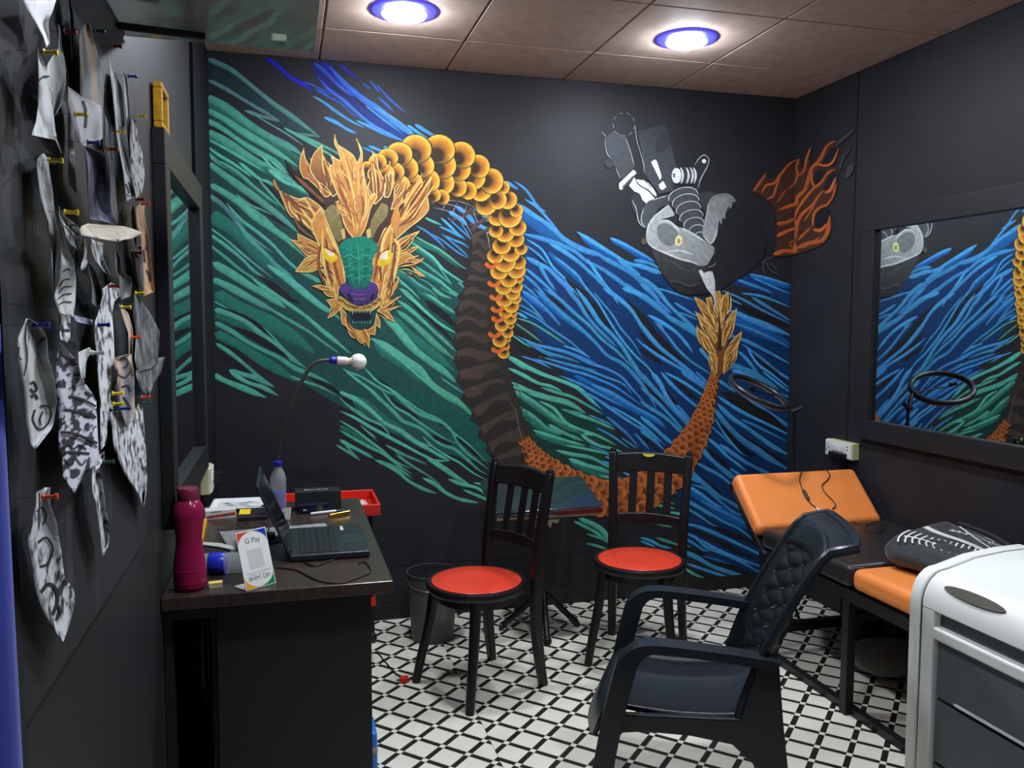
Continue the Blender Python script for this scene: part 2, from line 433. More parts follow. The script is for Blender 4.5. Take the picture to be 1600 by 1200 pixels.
        for k in range(streaks):
            f = (k+.5)/streaks-.5; dx = tip[0]-opp[0]; dy = tip[1]-opp[1]; L = math.hypot(dx, dy)+1e-6; nx, ny = -dy/L, dx/L
            wd = L*.24*f
            c = ((150, 84, 50), (246, 206, 116), (120, 68, 46), (236, 180, 92))[k % 4]
            a0 = random.uniform(.06, .22); a1 = random.uniform(.6, .88); sw = random.uniform(-.05, .05)*L
            s.stroke([(opp[0]+dx*a0+nx*wd, opp[1]+dy*a0+ny*wd), (opp[0]+dx*.38+nx*(wd*1.2+sw), opp[1]+dy*.38+ny*(wd*1.2+sw)), (opp[0]+dx*.58+nx*(wd*.9-sw*.6), opp[1]+dy*.58+ny*(wd*.9-sw*.6)), (opp[0]+dx*a1+nx*wd*.2, opp[1]+dy*a1+ny*wd*.2)], max(.8, L*random.uniform(.02, .04)), c, n=.34)
    def build(s, name, parent, label=None):
        off = wl(parent); me = bpy.data.meshes.new(name); me.from_pydata([p-off for p in s.v], [], s.f); me.update()
        ca = me.color_attributes.new('Col', 'FLOAT_COLOR', 'POINT')
        for i, c in enumerate(s.c): ca.data[i].color = (*c, 1)
        me.materials.append(m_paint)
        o = bpy.data.objects.new(name, me); COL.objects.link(o); o.parent = parent; WLOC[o.name] = off
        if label: o['label'] = label
        return o

# colours as painted (sRGB); u and v mix in the lamps' blue light
CG = dict(g=(98,200,174), h=(44,128,112), d=(30,74,72), k=(34,34,38), p=(98,158,158), q=(34,56,66), b=(74,168,236), m=(24,112,200), n=(12,64,122), u=(52,104,226), v=(30,34,214))
GREEN = '''
A p 38 80,70 300,170 480,310 700,490 860,600 1140,805
A p 30 90,270 250,350 430,460 600,560 770,660
A p 28 430,555 560,600 700,640 770,660
A p 22 800,710 900,770 1060,790 1140,805
A p 14 530,600 700,700 850,790 990,890
A h 90 70,470 260,600 460,740 660,860 860,960 1040,1080
A g 62 65,425 250,520 450,670 650,795 850,900 1040,1040
A g 52 70,545 250,640 400,745 600,865 800,990 930,1080
A g 42 70,650 200,710 400,850 560,950 750,1050 830,1140
A h 70 75,780 250,880 450,1010 650,1120 800,1200
A g 58 70,745 250,840 450,975 650,1090 880,1195
A g 22 90,830 250,910 450,1030 620,1130
A g 20 590,975 690,1090 760,1170
A g 24 90,900 200,980 350,1070 500,1180
A g 30 80,950 180,1040 300,1110 420,1190
A g 24 800,720 950,800 1150,920 1300,1010
A g 24 960,790 1150,880 1290,950 1350,1010
A q 16 860,930 1000,1010 1080,1060
B k 40 130,60 260,130 400,240 520,330
B k 45 520,170 620,230 720,330 800,430
B h 40 170,0 350,110 500,240 640,350 760,440
B g 22 170,0 350,100 500,230 650,350 760,430
B g 55 90,30 200,110 380,240 560,370 730,500 860,610 930,680
B g 28 380,20 560,170 640,200 760,270
B g 20 560,180 700,340 830,490
B h 50 600,60 800,190 950,280 1040,340
B g 24 620,0 750,130 880,200 950,260
B g 30 650,80 800,200 950,260 1040,330
B g 20 670,0 780,90 850,130
B k 45 130,300 250,400 330,470 420,560
B k 34 420,330 560,440 700,540 850,640
B g 55 110,230 250,310 400,410 530,530 700,650 850,760 1030,930
B g 18 350,320 480,420 600,470 690,520
B g 14 500,450 620,540 730,640
B h 120 100,520 280,620 450,780 650,960 800,1090
B p 40 90,330 200,400 300,500 380,600 470,700
B g 25 260,400 400,560 560,680 700,800 840,950 1000,1080 1140,1150
B p 18 330,560 460,690 600,800 700,870
B g 36 380,620 500,760 620,870 720,980 850,1090 960,1200
B g 18 110,640 250,740 400,870 560,1000 700,1110
B g 28 110,700 250,800 400,920 520,1040 640,1120
B g 24 110,800 250,910 380,1020 500,1100 620,1190
C k 60 560,60 700,160 820,260 960,330
C g 62 130,-60 330,60 500,170 650,250 820,370
C g 34 500,90 650,200 800,300 1000,440 1150,570 1300,690 1430,800
C g 52 640,-40 850,110 1000,230 1150,350 1280,430 1330,480
C g 34 980,30 1080,90 1150,130
C h 130 150,230 400,370 650,500 900,650 1100,800
C g 56 130,100 250,150 400,230 560,320 720,400
C g 25 660,370 900,510 1050,600 1200,710 1330,800
C g 12 140,300 300,390 500,490 650,590 800,750 950,880 1040,960
C k 40 200,350 400,440 560,530 680,660 800,790 950,910
C h 60 150,430 300,490 480,560 600,660
C g 44 150,380 300,430 450,500 560,590 700,700 850,830 1000,930
C k 60 300,540 450,600 600,680 750,770 860,850
C h 90 150,600 350,700 550,830 750,950 930,1060
C g 36 150,500 300,580 450,680 600,760 750,830 900,930 1100,1010 1250,1080
C k 46 150,760 280,850 420,950 560,1060
C g 32 165,700 300,790 450,910 600,1040 720,1110
C g 42 285,950 420,990 560,1030 700,1110
C g 36 290,960 450,1060 600,1110 750,1190
C g 46 140,990 250,1050 400,1110 520,1160 640,1210
C g 20 850,1000 1000,1060 1150,1110 1300,1190
C k 36 1020,1010 1150,1070 1250,1120 1350,1190
C g 14 1350,930 1430,980 1500,1010
D h 90 480,260 640,420 800,560 960,680 1080,780
D g 60 400,260 520,360 620,480 720,590 850,690 980,780 1100,890
D g 46 540,210 680,320 800,430 920,540 1080,670
D g 30 540,110 700,230 850,370 980,490 1100,600
D k 40 640,90 760,210 880,320 1000,430 1080,520
D g 26 560,0 700,120 820,230 950,340 1110,430
D g 16 560,-50 650,0 760,110
D k 70 800,110 900,190 1020,290 1090,370
D h 46 720,0 880,110 1000,190 1130,260
D g 22 720,-10 880,95 1000,180 1130,260
D g 22 870,0 950,60 1060,100
D g 26 940,-20 1080,60 1190,110
D h 110 330,520 500,640 680,780 860,920
D g 62 300,470 450,560 620,680 750,760 850,890 980,990 1130,1080 1250,1200
D g 18 330,490 450,580 600,700 750,830 900,960 1000,1010
D g 14 950,840 1080,930 1190,1000
D k 34 370,850 480,950 600,1040
D g 16 230,740 350,870 480,950 600,1040 750,1150
D g 20 40,770 200,830 400,950 520,1000 650,1070 800,1180
D g 22 50,770 150,850 300,960 430,1080 550,1200
D k 44 450,1030 540,1110 620,1180
D k 44 0,1020 120,1080 260,1180
D g 22 0,960 150,1040 280,1130 380,1200
E k 50 40,60 160,120 300,230 420,310
E h 110 120,70 300,190 480,330 640,410
E k 54 470,60 560,150 680,230 800,330
E g 36 0,20 150,80 300,190 430,310 560,370 720,480 880,530
E g 28 260,-20 400,100 520,210 600,290 750,350 850,430 960,510 1080,550 1200,650 1300,740 1390,790
E g 20 400,0 520,150 640,220 780,320 900,400 1000,460 1120,500
E k 34 800,230 920,290 1010,350
E g 26 480,0 700,190 850,260 980,310 1060,390 1110,490 1200,590 1320,680 1400,740
E k 40 860,420 960,470 1060,510
E k 40 1090,440 1200,520 1320,640
E g 16 520,0 640,110 780,200 930,270 1050,380 1180,480 1300,590 1400,700
E k 44 480,470 620,540 760,590 900,640
E k 44 1000,590 1120,650 1240,730 1340,810
E g 26 0,190 150,260 300,350 450,430 600,510 750,590 850,640 1000,730 1100,800 1220,880
E g 22 60,130 250,260 400,330 480,430
E g 16 0,60 80,140 200,210 350,320
E h 60 0,330 150,420 300,510 450,610
E g 18 0,280 150,370 280,470 400,560 520,660 640,720 690,725
E g 20 190,320 330,440 480,550 600,650 720,730 850,810 960,890
E k 30 320,430 440,520 560,620
E g 22 0,370 150,460 300,540 420,600 550,700 690,790
E g 22 430,510 620,610 720,650 830,700
E g 30 330,650 450,700 560,770 650,850 780,920 920,970
E g 18 400,665 550,730 690,830
E g 30 0,460 100,520 200,570 330,640
E g 20 -30,510 100,590 200,660
E g 14 30,480 110,570 200,660
E g 30 780,820 900,880 1000,960 1130,1020 1310,1055
E g 26 820,640 950,720 1080,810 1220,880
E g 18 830,640 930,660 1040,660
E g 28 1020,830 1150,880 1280,910 1390,975 1480,1010
E g 22 1160,930 1280,980 1390,1025 1480,1060
E g 20 1260,865 1390,890 1470,900
E g 16 780,430 880,530 1020,620 1130,680 1250,770 1390,845
E g 28 680,470 800,530 920,600 1040,660
F g 30 600,0 700,50 850,110
F h 60 400,310 600,420 780,500 950,620 1100,740
F g 30 440,265 600,360 780,450 950,570 1100,690 1240,785
F h 60 400,400 560,520 720,640 850,790
F g 34 390,350 550,465 720,590 850,740 1000,850 1220,990
F g 14 790,690 880,830 1000,990
F g 30 540,630 700,750 850,870 990,980
F h 60 450,760 620,860 800,960 960,1090
F g 34 450,710 620,815 800,920 960,1050 1180,1190
F g 12 310,760 500,880 650,960 800,1080 970,1190
F h 70 150,780 350,900 500,1020 680,1130
F g 26 190,750 350,850 500,970 680,1080 800,1190
F g 24 120,820 280,960 420,1090 520,1190
F g 35 230,1040 330,1100 440,1190
F g 25 1080,940 1200,1040
H g 16 100,280 250,330 400,420 530,510 650,610
H g 14 90,330 220,420 350,520
H g 14 50,435 200,540 340,660
H g 14 400,490 530,510
H g 34 20,630 180,730 350,810 520,870 680,940 790,1040 900,1140
H g 28 20,750 150,810 300,890 420,920 530,970
H g 20 20,650 120,720 190,770
H g 24 330,930 480,980 620,1020 750,1090 920,1190
H g 34 50,880 200,960 400,1020 580,1070 750,1170
H g 22 60,920 150,970
K h 60 90,90 260,190 420,300 560,400 720,470
K g 36 60,50 250,160 400,270 520,360 560,380
K g 24 210,90 400,140 580,190 750,270
K g 26 310,160 450,230 560,360 680,420 850,480 1040,575
K g 26 540,240 680,290 850,350 1030,430
K g 18 520,235 640,265 750,270
K h 60 140,270 280,370 400,450 520,480
K g 28 120,210 280,320 400,420 550,475
K g 30 400,380 550,460 730,535
K h 50 280,460 420,520 600,570 740,590
K g 24 250,430 400,480 600,540 750,580
K g 20 560,575 700,600 850,630 970,660 1100,690
K g 26 700,465 780,530 880,580 970,600 1100,640
K g 24 720,465 880,480
K h 70 600,720 760,800 900,850 1050,880
K g 28 470,620 620,660 800,690 980,780 1100,810
K g 34 590,700 750,760 900,800 990,840
K h 50 700,790 850,850 1000,880 1150,900
K g 20 880,860 1000,880 1150,905
K g 20 990,790 1150,800
R g 22 1280,970 1420,1040 1530,1110
R h 50 1360,960 1480,1030 1570,1130
R g 34 1320,950 1480,1020 1560,1120 1610,1190
R g 16 1380,1070 1500,1110 1560,1150
R g 18 1380,1145 1480,1170 1560,1200
L g 22 0,350 60,375
L g 22 100,290 200,300 330,330
L g 20 260,360 380,380 460,410
L g 24 90,430 180,470 300,500
L g 22 150,600 300,650 400,680
L g 18 360,640 490,700
L g 22 420,890 520,950 610,980
L g 22 390,1010 500,1060
L g 24 285,950 320,1030
'''
BLUE = '''
G k 26 210,700 330,810 430,930 500,1020
H k 40 40,360 180,450 320,520
H k 60 60,480 200,580 380,640
H k 40 640,40 740,160 800,260
H k 40 1240,560 1360,640 1480,720
H k 34 880,960 1020,1020 1160,1060
H k 30 1300,720 1400,820 1460,920
I k 44 -20,640 100,780 240,900 380,1000
I k 50 760,330 1000,430 1200,520 1410,610
I k 40 900,700 1100,790 1260,880 1400,960
I k 50 1040,840 1160,960 1300,1080 1400,1140
J k 46 20,60 140,200 240,320
J k 40 300,60 420,170 540,270
J k 34 0,600 100,680 190,760
J k 50 900,560 1060,680 1220,780 1400,880
J k 40 620,720 740,820 860,930
J k 40 520,960 640,1060 760,1150
L k 44 440,340 620,440 780,540 960,600 1110,690
L k 44 380,500 560,560 740,640 940,740 1110,800
L k 50 380,660 540,740 700,830 900,900 1120,980
L k 40 560,940 760,1010 940,1060
F b 28 470,120 620,200 720,280 800,350 920,490
F b 26 700,240 850,330 1000,450 1130,540 1250,605
F b 26 840,235 960,330 1080,430 1180,520 1250,600
F b 26 900,270 1050,340 1150,380 1250,450
F b 30 810,130 950,190 1080,260 1190,320
F b 34 830,0 950,110 1060,220 1190,320
F b 22 930,0 1050,110 1170,220 1280,330
F b 20 1130,90 1200,190 1270,320
G b 28 0,80 60,120 120,155
G b 22 80,80 190,160 300,310 380,365
G b 22 180,245 300,330 420,460 500,560 570,630
G b 16 250,270 330,345 380,365
G m 90 130,380 280,490 430,590 560,660
G b 44 95,280 250,390 400,490 560,630 700,710 850,760 1050,800
G b 36 160,570 350,620 500,670 650,740 760,830 900,900 1020,980 1150,1080 1300,1200
G m 46 400,740 520,860 640,960 740,1070
G b 20 190,620 340,720 440,880 560,1000 700,1180
G b 34 400,660 550,740 700,850 820,960 950,1080 1080,1190
G k 46 560,990 660,1080 760,1140 800,1200
G b 22 450,780 580,880 680,970 740,1060 860,1190
G m 70 700,580 850,690 1000,790 1150,880
G b 34 665,550 820,650 1000,760 1150,850 1300,880 1460,940
G n 80 1150,900 1300,980 1460,1060
G b 32 1050,820 1200,920 1350,1050 1490,1160
G b 26 760,800 860,950 950,1070 1040,1190
G b 40 880,780 1050,870 1200,960 1330,1080 1450,1190
G m 50 980,620 1120,700 1280,790 1400,860
G b 28 975,608 1120,675 1280,765 1400,835
G b 20 1320,830 1440,900
G b 40 1100,1040 1250,1130 1380,1200
G b 40 190,790 300,850 400,900 500,1000 600,1090 660,1190
G b 30 300,830 380,980 470,1110
G b 26 180,890 300,990 400,1080 520,1190
G b 26 165,950 280,1050 400,1190
G b 20 150,1040 250,1120 320,1190
G b 18 190,680 300,760 400,860
H m 60 160,40 290,140 400,240
H b 30 150,20 280,110 400,220 520,360
H m 60 300,50 440,180 580,300 720,420
H b 34 260,0 400,120 530,240 680,360 830,500 950,630 1080,700 1200,810 1330,980 1420,1150
H k 34 400,70 500,150 560,210
H b 28 350,0 500,100 640,230 780,350 900,480 1050,600 1200,760
H b 34 560,0 680,130 760,260 880,400 1050,560
H k 54 770,100 870,200 960,330 1040,420
H b 36 660,0 780,170 880,320 1000,440 1100,560 1200,720 1300,860 1450,1010
H b 20 740,0 850,110 930,240 1010,370 1100,500 1220,640 1330,740 1450,900 1490,1000
H b 16 820,30 900,130 1000,250 1080,380 1200,520 1280,660
H k 60 1130,100 1280,280 1400,430 1500,540
H b 36 910,0 1050,90 1180,210 1270,350 1380,490 1500,590
H b 18 960,0 1020,90 1060,160
H b 16 1220,470 1320,560 1500,690
H b 45 1090,0 1250,60 1400,160 1500,260
H b 20 1330,250 1420,310 1490,400
H b 18 130,70 250,180 380,330
H b 18 120,150 260,230 370,320
H b 18 120,200 300,290 450,400 600,500 720,600 850,700
H b 24 110,230 210,290
H n 90 400,480 600,600 780,690 960,760
H b 26 110,450 280,530 450,570 620,620 780,700 950,760 1080,830 1180,940 1330,1110
H b 24 270,540 400,610 550,650 700,700
H b 16 190,510 330,590 460,660
H b 16 150,640 300,690 440,760
H b 22 260,660 450,720 600,770 750,810 900,870 1050,940 1300,1120
H b 22 350,650 560,710 750,760 900,820 1100,900 1190,1000
H b 20 450,560 600,610 760,670 850,700
H b 18 540,540 680,590 800,660
H m 50 640,820 800,900 960,990 1120,1080
H b 24 500,820 700,900 850,980 1000,1060 1150,1130 1250,1200
H b 18 520,690 660,740 860,770
H b 18 710,960 850,1040 1000,1160
I b 44 -20,25 100,70 210,105
I b 30 -60,-20 60,0 180,50
I n 90 0,90 120,150 270,230
I b 36 0,130 150,250 280,410 400,520 500,620 620,730
I b 45 0,300 150,400 280,520 400,590 550,690 640,800
I b 36 0,200 100,280 200,400 300,480
I b 18 160,240 350,300 520,360
I b 22 320,375 420,440 540,510
I b 18 370,470 450,500 540,540
I k 64 60,560 160,700 280,820 420,940
I b 30 70,490 200,560 320,640 400,720 500,850
I b 22 130,550 250,680 350,810 480,930 620,1020 700,1090
I b 36 0,560 80,680 200,810 340,920 450,1010 560,1110 680,1190
I b 26 0,750 150,860 300,950 450,1040 580,1140
I b 36 560,800 640,900 720,960
I m 50 1030,120 1200,170 1420,240
I b 22 1020,108 1200,150 1420,215
I b 26 900,160 1100,230 1250,290
I b 18 1050,140 1250,230 1420,300
I b 22 950,290 1150,320 1420,425
I b 28 1040,320 1200,420 1420,555
I b 20 760,260 950,340 1150,450 1420,580
I b 14 840,340 960,400
I m 100 850,530 1100,640 1420,780
I b 50 840,450 1000,520 1200,600 1420,690
I b 22 880,570 1050,630 1250,720 1420,810
I b 30 830,680 1000,740 1200,840 1420,960
I b 22 950,760 1100,870 1250,990 1420,1120
I b 22 1000,790 1100,950 1250,1060 1420,1200
I m 70 800,940 1000,1030 1150,1110 1300,1190
I b 56 830,950 1000,1020 1150,1100 1300,1190
I b 28 920,830 1010,920 1100,1040 1180,1130
J b 35 0,0 100,130 220,260 350,400 450,500 560,640 640,720
J b 28 0,150 120,250 230,360 330,470 440,600
J k 30 230,150 300,260 400,350
J b 40 100,0 190,120 250,240 350,380 450,470 530,500
J b 28 190,0 300,130 420,240 540,340 600,370
J b 24 230,10 400,100 520,180 640,260
J b 28 380,0 520,100 660,190
J b 20 520,0 620,100 700,170
J b 24 340,310 420,400 490,470
J b 30 0,280 100,350 230,430 330,520 430,620
J b 34 0,420 120,520 230,620 330,700
J b 24 0,560 120,640 230,740
J b 18 0,510 100,600 200,700
J b 50 860,-10 1000,50 1150,130 1250,200 1420,250
J b 20 1150,0 1260,90 1420,210
J b 20 1280,0 1420,90
J m 60 940,220 1100,330 1250,430 1420,550
J b 34 980,250 1100,330 1250,420 1420,530
J k 120 760,190 960,300 1150,430 1380,560
J b 26 700,60 800,130 900,200
J b 28 720,230 900,350 1050,430 1200,500 1420,610
J b 22 940,450 1060,500 1180,560 1380,660
J b 38 720,300 850,430 1000,530 1150,640 1250,710 1420,800
J k 40 760,500 860,620 980,740 1080,800
J b 50 690,340 800,490 950,640 1100,740 1230,830 1420,940
J b 18 700,440 780,570 880,700 990,800
J b 18 660,510 760,600 850,690
J b 28 620,620 720,700 820,800 900,860 1000,940
J b 34 740,680 880,780 1000,860 1180,950 1300,1000
J b 40 560,700 640,800 750,900 880,1000 960,1050
J b 28 510,850 640,920 780,1000 890,1100 960,1140
J b 28 450,910 560,1010 700,1130 780,1200
J b 24 840,910 940,980 1020,1040
K b 14 780,290 900,340 1020,400
K b 24 940,300 1050,390 1150,480 1250,600
K b 18 850,410 1000,490 1170,610
K b 16 1080,500 1180,570 1240,610
K b 20 1210,460 1300,560 1350,620
K b 24 710,60 900,170 1080,300 1250,410 1400,500 1500,580
K m 60 820,20 1000,110 1200,230 1400,340 1500,420
K b 30 800,0 1000,90 1200,210 1400,320 1500,400
K b 20 990,210 1130,290 1300,400 1480,560
K b 14 780,580 900,620 970,650 1100,700
K b 20 930,680 1050,720
K b 20 880,720 1060,770
K b 20 1230,780 1310,820 1400,840
K b 20 1230,850 1300,880
K b 18 1100,830 1200,870
L m 90 420,120 560,220 700,320 850,410 1000,490 1120,560
L b 28 440,110 580,200 700,290 780,320
L b 34 470,0 600,100 720,200 850,270 1010,370 1120,420
L b 26 440,30 560,80 650,130
L b 22 480,100 620,150 760,270 880,360 1020,420
L b 22 560,250 760,350 900,420 1080,520
L b 26 410,230 550,310 680,390 800,460 930,520 1110,660
L b 22 400,300 560,400 660,470 730,500
L b 20 410,250 560,330 670,410
L b 26 380,470 520,490 700,560 900,650 1110,750 1330,850
L b 20 480,470 620,520 760,580 900,670
L b 26 370,540 520,600 620,690 780,750 950,830 1130,930 1300,990
L b 26 560,610 700,700 900,790 1130,870 1350,940
L b 22 370,600 480,640 600,720 680,710
L b 40 370,720 520,780 680,870 850,930 1000,990 1130,1050
L b 26 430,840 600,900 780,960 950,1010 1120,1060
L b 20 550,1000 680,1030 790,1080
L b 26 660,980 780,1040 860,1080
L m 20 580,770 720,810 850,850
L b 30 1180,700 1290,760 1360,780
L b 22 240,420 310,450
L b 26 0,600 100,630 200,680 300,700
L b 20 0,630 150,690
L b 22 130,250 200,240 330,290
L b 20 280,150 350,190
L b 20 280,90 380,140
M k 14 470,190 600,310 720,400
M k 12 640,300 760,400 880,500
M u 30 400,90 500,170 600,270 720,360
M v 24 470,95 560,170 640,250
M b 14 800,420 940,530 1100,650
M k 10 560,300 700,420 860,560
M v 34 20,50 110,110 200,190 320,260 400,320
M u 16 320,240 420,280 520,360 610,410
M u 12 400,270 490,310 540,350
M u 16 400,290 500,350 600,400 690,480 780,540
M v 20 600,100 680,170 760,220
M u 16 780,250 850,300
M u 16 840,230 880,280 920,330
M u 16 890,260 1000,380 1130,490
M u 18 900,360 960,410 1030,480
M b 20 390,350 480,400 560,460 680,540 800,600
M b 22 730,540 860,600 960,650 1100,700
M b 24 480,515 580,560 660,610 740,645
M b 22 1130,575 1220,640 1300,690
M b 26 1190,570 1300,640 1410,695
M b 14 780,750 890,800
M b 22 825,740 960,790
M b 20 945,745 1000,770
'''
def run(paint, data):
    for ln in data.strip().splitlines():
        c, k, wd, rest_ = ln.split(' ', 3)
        pts = cp(c, rest_); wpx = float(wd)/CR[c][2]*(1.16 if k in 'gp' else 1.08 if k == 'b' else 1.)
        col = CG[k]; j = random.uniform(.9, 1.08); col = tuple(min(255, v*j) for v in col)
        c2 = tuple(v*random.uniform(.82, .98) for v in col)
        paint.stroke(pts, wpx, col, c2, taper=((.02 if pts[0][0] < 338 else .10), .22) if k != 'k' else (.3, .3))
# ---- broad washes
ps = Paint()
ps.poly(cp('W', '322,262 330,312 330,505 345,535 400,560 455,588 520,628 600,668 655,700 705,716 768,722 745,640 722,590 715,480 728,440 690,420 655,385 628,350 560,360 500,300 420,262 380,228'), (28,70,69), (36,92,86), (.6, .8))
ps.poly(cp('A', '75,66 320,190 500,320 820,570 1130,800 1010,790 800,700 560,560 330,400 100,265'), (30,50,62), (34,72,74), (.7, .7))
ps.poly(cp('A', '70,420 260,560 560,760 1000,1010 1040,1090 820,1130 600,980 300,800 70,660'), (30,84,78))
ps.poly(cp('A', '70,740 300,880 700,1100 860,1190 300,1190 80,1000'), (26,76,70))
ps.poly(cp('E', '560,0 900,40 1240,240 1390,600 1300,560 1200,460 950,260 700,150'), (26,92,84))
ps.poly(cp('W', '803,600 830,610 900,640 960,660 960,700 930,700 960,735 955,750 900,740 850,715 815,660'), (24,64,56))
ps.build('green_wash', wall_back)
ps = Paint()
ps.poly(cp('W', '803,312 850,345 885,372 960,404 1010,410 1030,428 1075,460 1110,470 1140,470 1180,500 1236,530 1229,745 1226,905 1185,918 1100,868 1062,840 1060,770 1040,760 1000,700 930,640 880,580 838,520 812,480 818,420 812,350'), (12,60,114), (12,52,100), (.3, 1))
ps.poly(cp('I', '900,150 1020,105 1410,210 1400,400 1200,300 850,200'), (18,62,120))
ps.spoly(cp('M', '380,90 520,90 600,190 760,320 900,430 1240,690 1110,715 960,630 820,540 720,470 600,370 440,230'), (22,26,140), (18,62,138), (.7, .7))  # upper wash turned violet-blue, the ceiling lamps' tint put into its colour
ps.build('blue_wash', wall_back)
for c, d, nm, lab in (('g', GREEN, 'green_brush_strokes', 'painted teal brush strokes sweeping down from the left corner'), ('b', BLUE, 'blue_brush_strokes', 'painted blue brush strokes sweeping towards the right corner')):
    ps = Paint(); run(ps, d)
    if c == 'b':  # ends near the ceiling carry the lamps' blue light in their colour
        ps.stroke(cp('M', '520,110 620,230 780,370 900,450 1050,570 1230,690'), 9, (44,104,232), (74,162,240))
        ps.stroke(cp('M', '430,200 520,300 640,390 740,480 850,570 990,650 1120,710'), 5, (52,92,226), (74,162,240))
        ps.stroke(cp('M', '540,225 620,290 700,350'), 3.4, (60,104,230)); ps.stroke(cp('M', '870,440 980,500 1100,580 1200,670'), 4.6, (86,170,240))
    ps.build(nm, wall_back, lab)
# ---- dragon: belly, golden scales, orange tail, head, tuft
pb = Paint()
Lx = [(735,322),(735,356),(735,376),(735,396),(732,413),(728,433),(724,452),(716,472),(711,497),(709,522),(711,549),(714,580),(722,611),(736,640),(748,668),(760,694),(771,716),(786,742),(806,765)]
Rx = [(768,318),(770,350),(770,372),(771,392),(772,410),(772,432),(771,452),(770,472),(769,497),(776,520),(784,545),(791,570),(797,592),(805,612),(814,640),(824,668),(838,696),(852,716),(868,742)]
for i in range(len(Lx)-1):
    a, b_, c, d = Lx[i], Rx[i], Rx[i+1], Lx[i+1]
    up = -6 if i > 10 else 3
    top = catmull([a, ((a[0]*2+b_[0])/3, (a[1]*2+b_[1])/3-4), ((a[0]+b_[0]*2)/3, (a[1]+b_[1]*2)/3+up), b_], .25)
    bot = catmull([d, ((d[0]*2+c[0])/3, (d[1]*2+c[1])/3-4), ((d[0]+c[0]*2)/3, (d[1]+c[1]*2)/3+up), c], .25)
    if i < 1: continue
    T = [(p.x, p.y) for p in top]; Bt = [(p.x, p.y) for p in bot]; n = len(T)
    T[0] = (T[0][0]+3, T[0][1]+1); Bt[0] = (Bt[0][0]+3, Bt[0][1]-1)
    midl = (min(a[0], d[0])-2.5, (a[1]+d[1])/2)
    dark = (50, 44, 40); lite = (86, 70, 62)
    pb.poly(T+Bt[::-1]+[midl], dark)
    k = random.uniform(.32, .55)
    mid = [(T[j][0]+(Bt[j][0]-T[j][0])*k*(1+.35*math.sin(j*.7+i)), T[j][1]+(Bt[j][1]-T[j][1])*k*(1+.35*math.sin(j*.7+i))) for j in range(n)]
    e = int(n*.86); pb.poly(T[:e]+mid[:e][::-1], lite, (70, 58, 52), (1, 0))
for q in ('700,345 760,330', '733,352 752,346 771,342', '734,372 755,362 771,360'): pb.stroke(cp('W', q), 6, (92,72,62))
# spine side: dark strip with a chain of links
for i in range(10):
    t = i/9; x = 782+t*46; y_ = 560+t*130
    pb.ring((x+4, y_), 6, 9, 1.2, (66,58,54), rot=20)
pb.stroke(cp('R', '780,30 830,110 850,220 880,330 950,440 1030,520'), 1.6, (120,108,98), n=.34)
for q in ('700,330 716,340 730,352', '712,322 728,334 742,350', '738,322 752,332 764,346', '742,350 756,356 768,366'): pb.stroke(cp('W', q), 7, (70,160,232))
for q in ('672,318 690,314 715,314 738,322', '676,324 700,330 722,342 738,368', '690,318 712,322 730,334', '738,322 745,345 760,362 766,392', '700,314 690,328', '715,316 706,334', '730,320 722,342', '770,345 768,392', '772,350 774,392'): pb.stroke(cp('W', q), 1.1, (176,178,180), n=.34)
for q in ('722,338 734,330 745,318', '735,360 750,348 762,340', '736,374 755,362 770,356'): pb.stroke(cp('W', q), 6, (92,72,64))
pb.build('dragon_belly', wall_back, 'painted brown segmented underside of the dragon body')

pg = Paint()
YE, OR_, DK = (252,208,74), (232,146,44), (62,42,28)
def scale(c, r, ang, rx=1., rim=YE, mid=OR_, base=DK, asp=1.):
    a = math.radians(ang); ex = (math.cos(a), math.sin(a)); ey = (-ex[1], ex[0]); n = 20
    def P(u, v): return (c[0]+ex[0]*u*r*rx+ey[0]*v*r*asp, c[1]+ex[1]*u*r*rx+ey[1]*v*r*asp)
    outl = [P(1.06*math.cos(t), 1.06*math.sin(t)) for t in [2*PI*k/n for k in range(n)]]; pg.poly(outl, (62,42,26))
    rings = [(1.0, 0, rim), (.90, -.02, tuple((rim[k]*.8+mid[k]*.2) for k in range(3))), (.74, -.12, mid), (.58, -.30, tuple(mid[k]*.66+base[k]*.34 for k in range(3))), (.44, -.48, base), (.02, -.62, base)]
    o0 = OFF[0]
    for q in range(len(rings)-1):
        r1, s1, c1 = rings[q]; r2, s2, c2 = rings[q+1]
        for k in range(n):
            t0 = 2*PI*k/n; t1 = 2*PI*(k+1)/n
            def cc(col, t):                      # paint gets browner at the root side
                f = max(0, -math.cos(t))*.8; return tuple(col[j]*(1-f)+base[j]*f for j in range(3))
            OFF[0] = o0
            pg.face([P(s1+r1*math.cos(t0), r1*math.sin(t0)), P(s1+r1*math.cos(t1), r1*math.sin(t1)), P(s2+r2*math.cos(t1), r2*math.sin(t1)), P(s2+r2*math.cos(t0), r2*math.sin(t0))],
                    [cc(c1, t0), cc(c1, t1), cc(c2, t1), cc(c2, t0)])
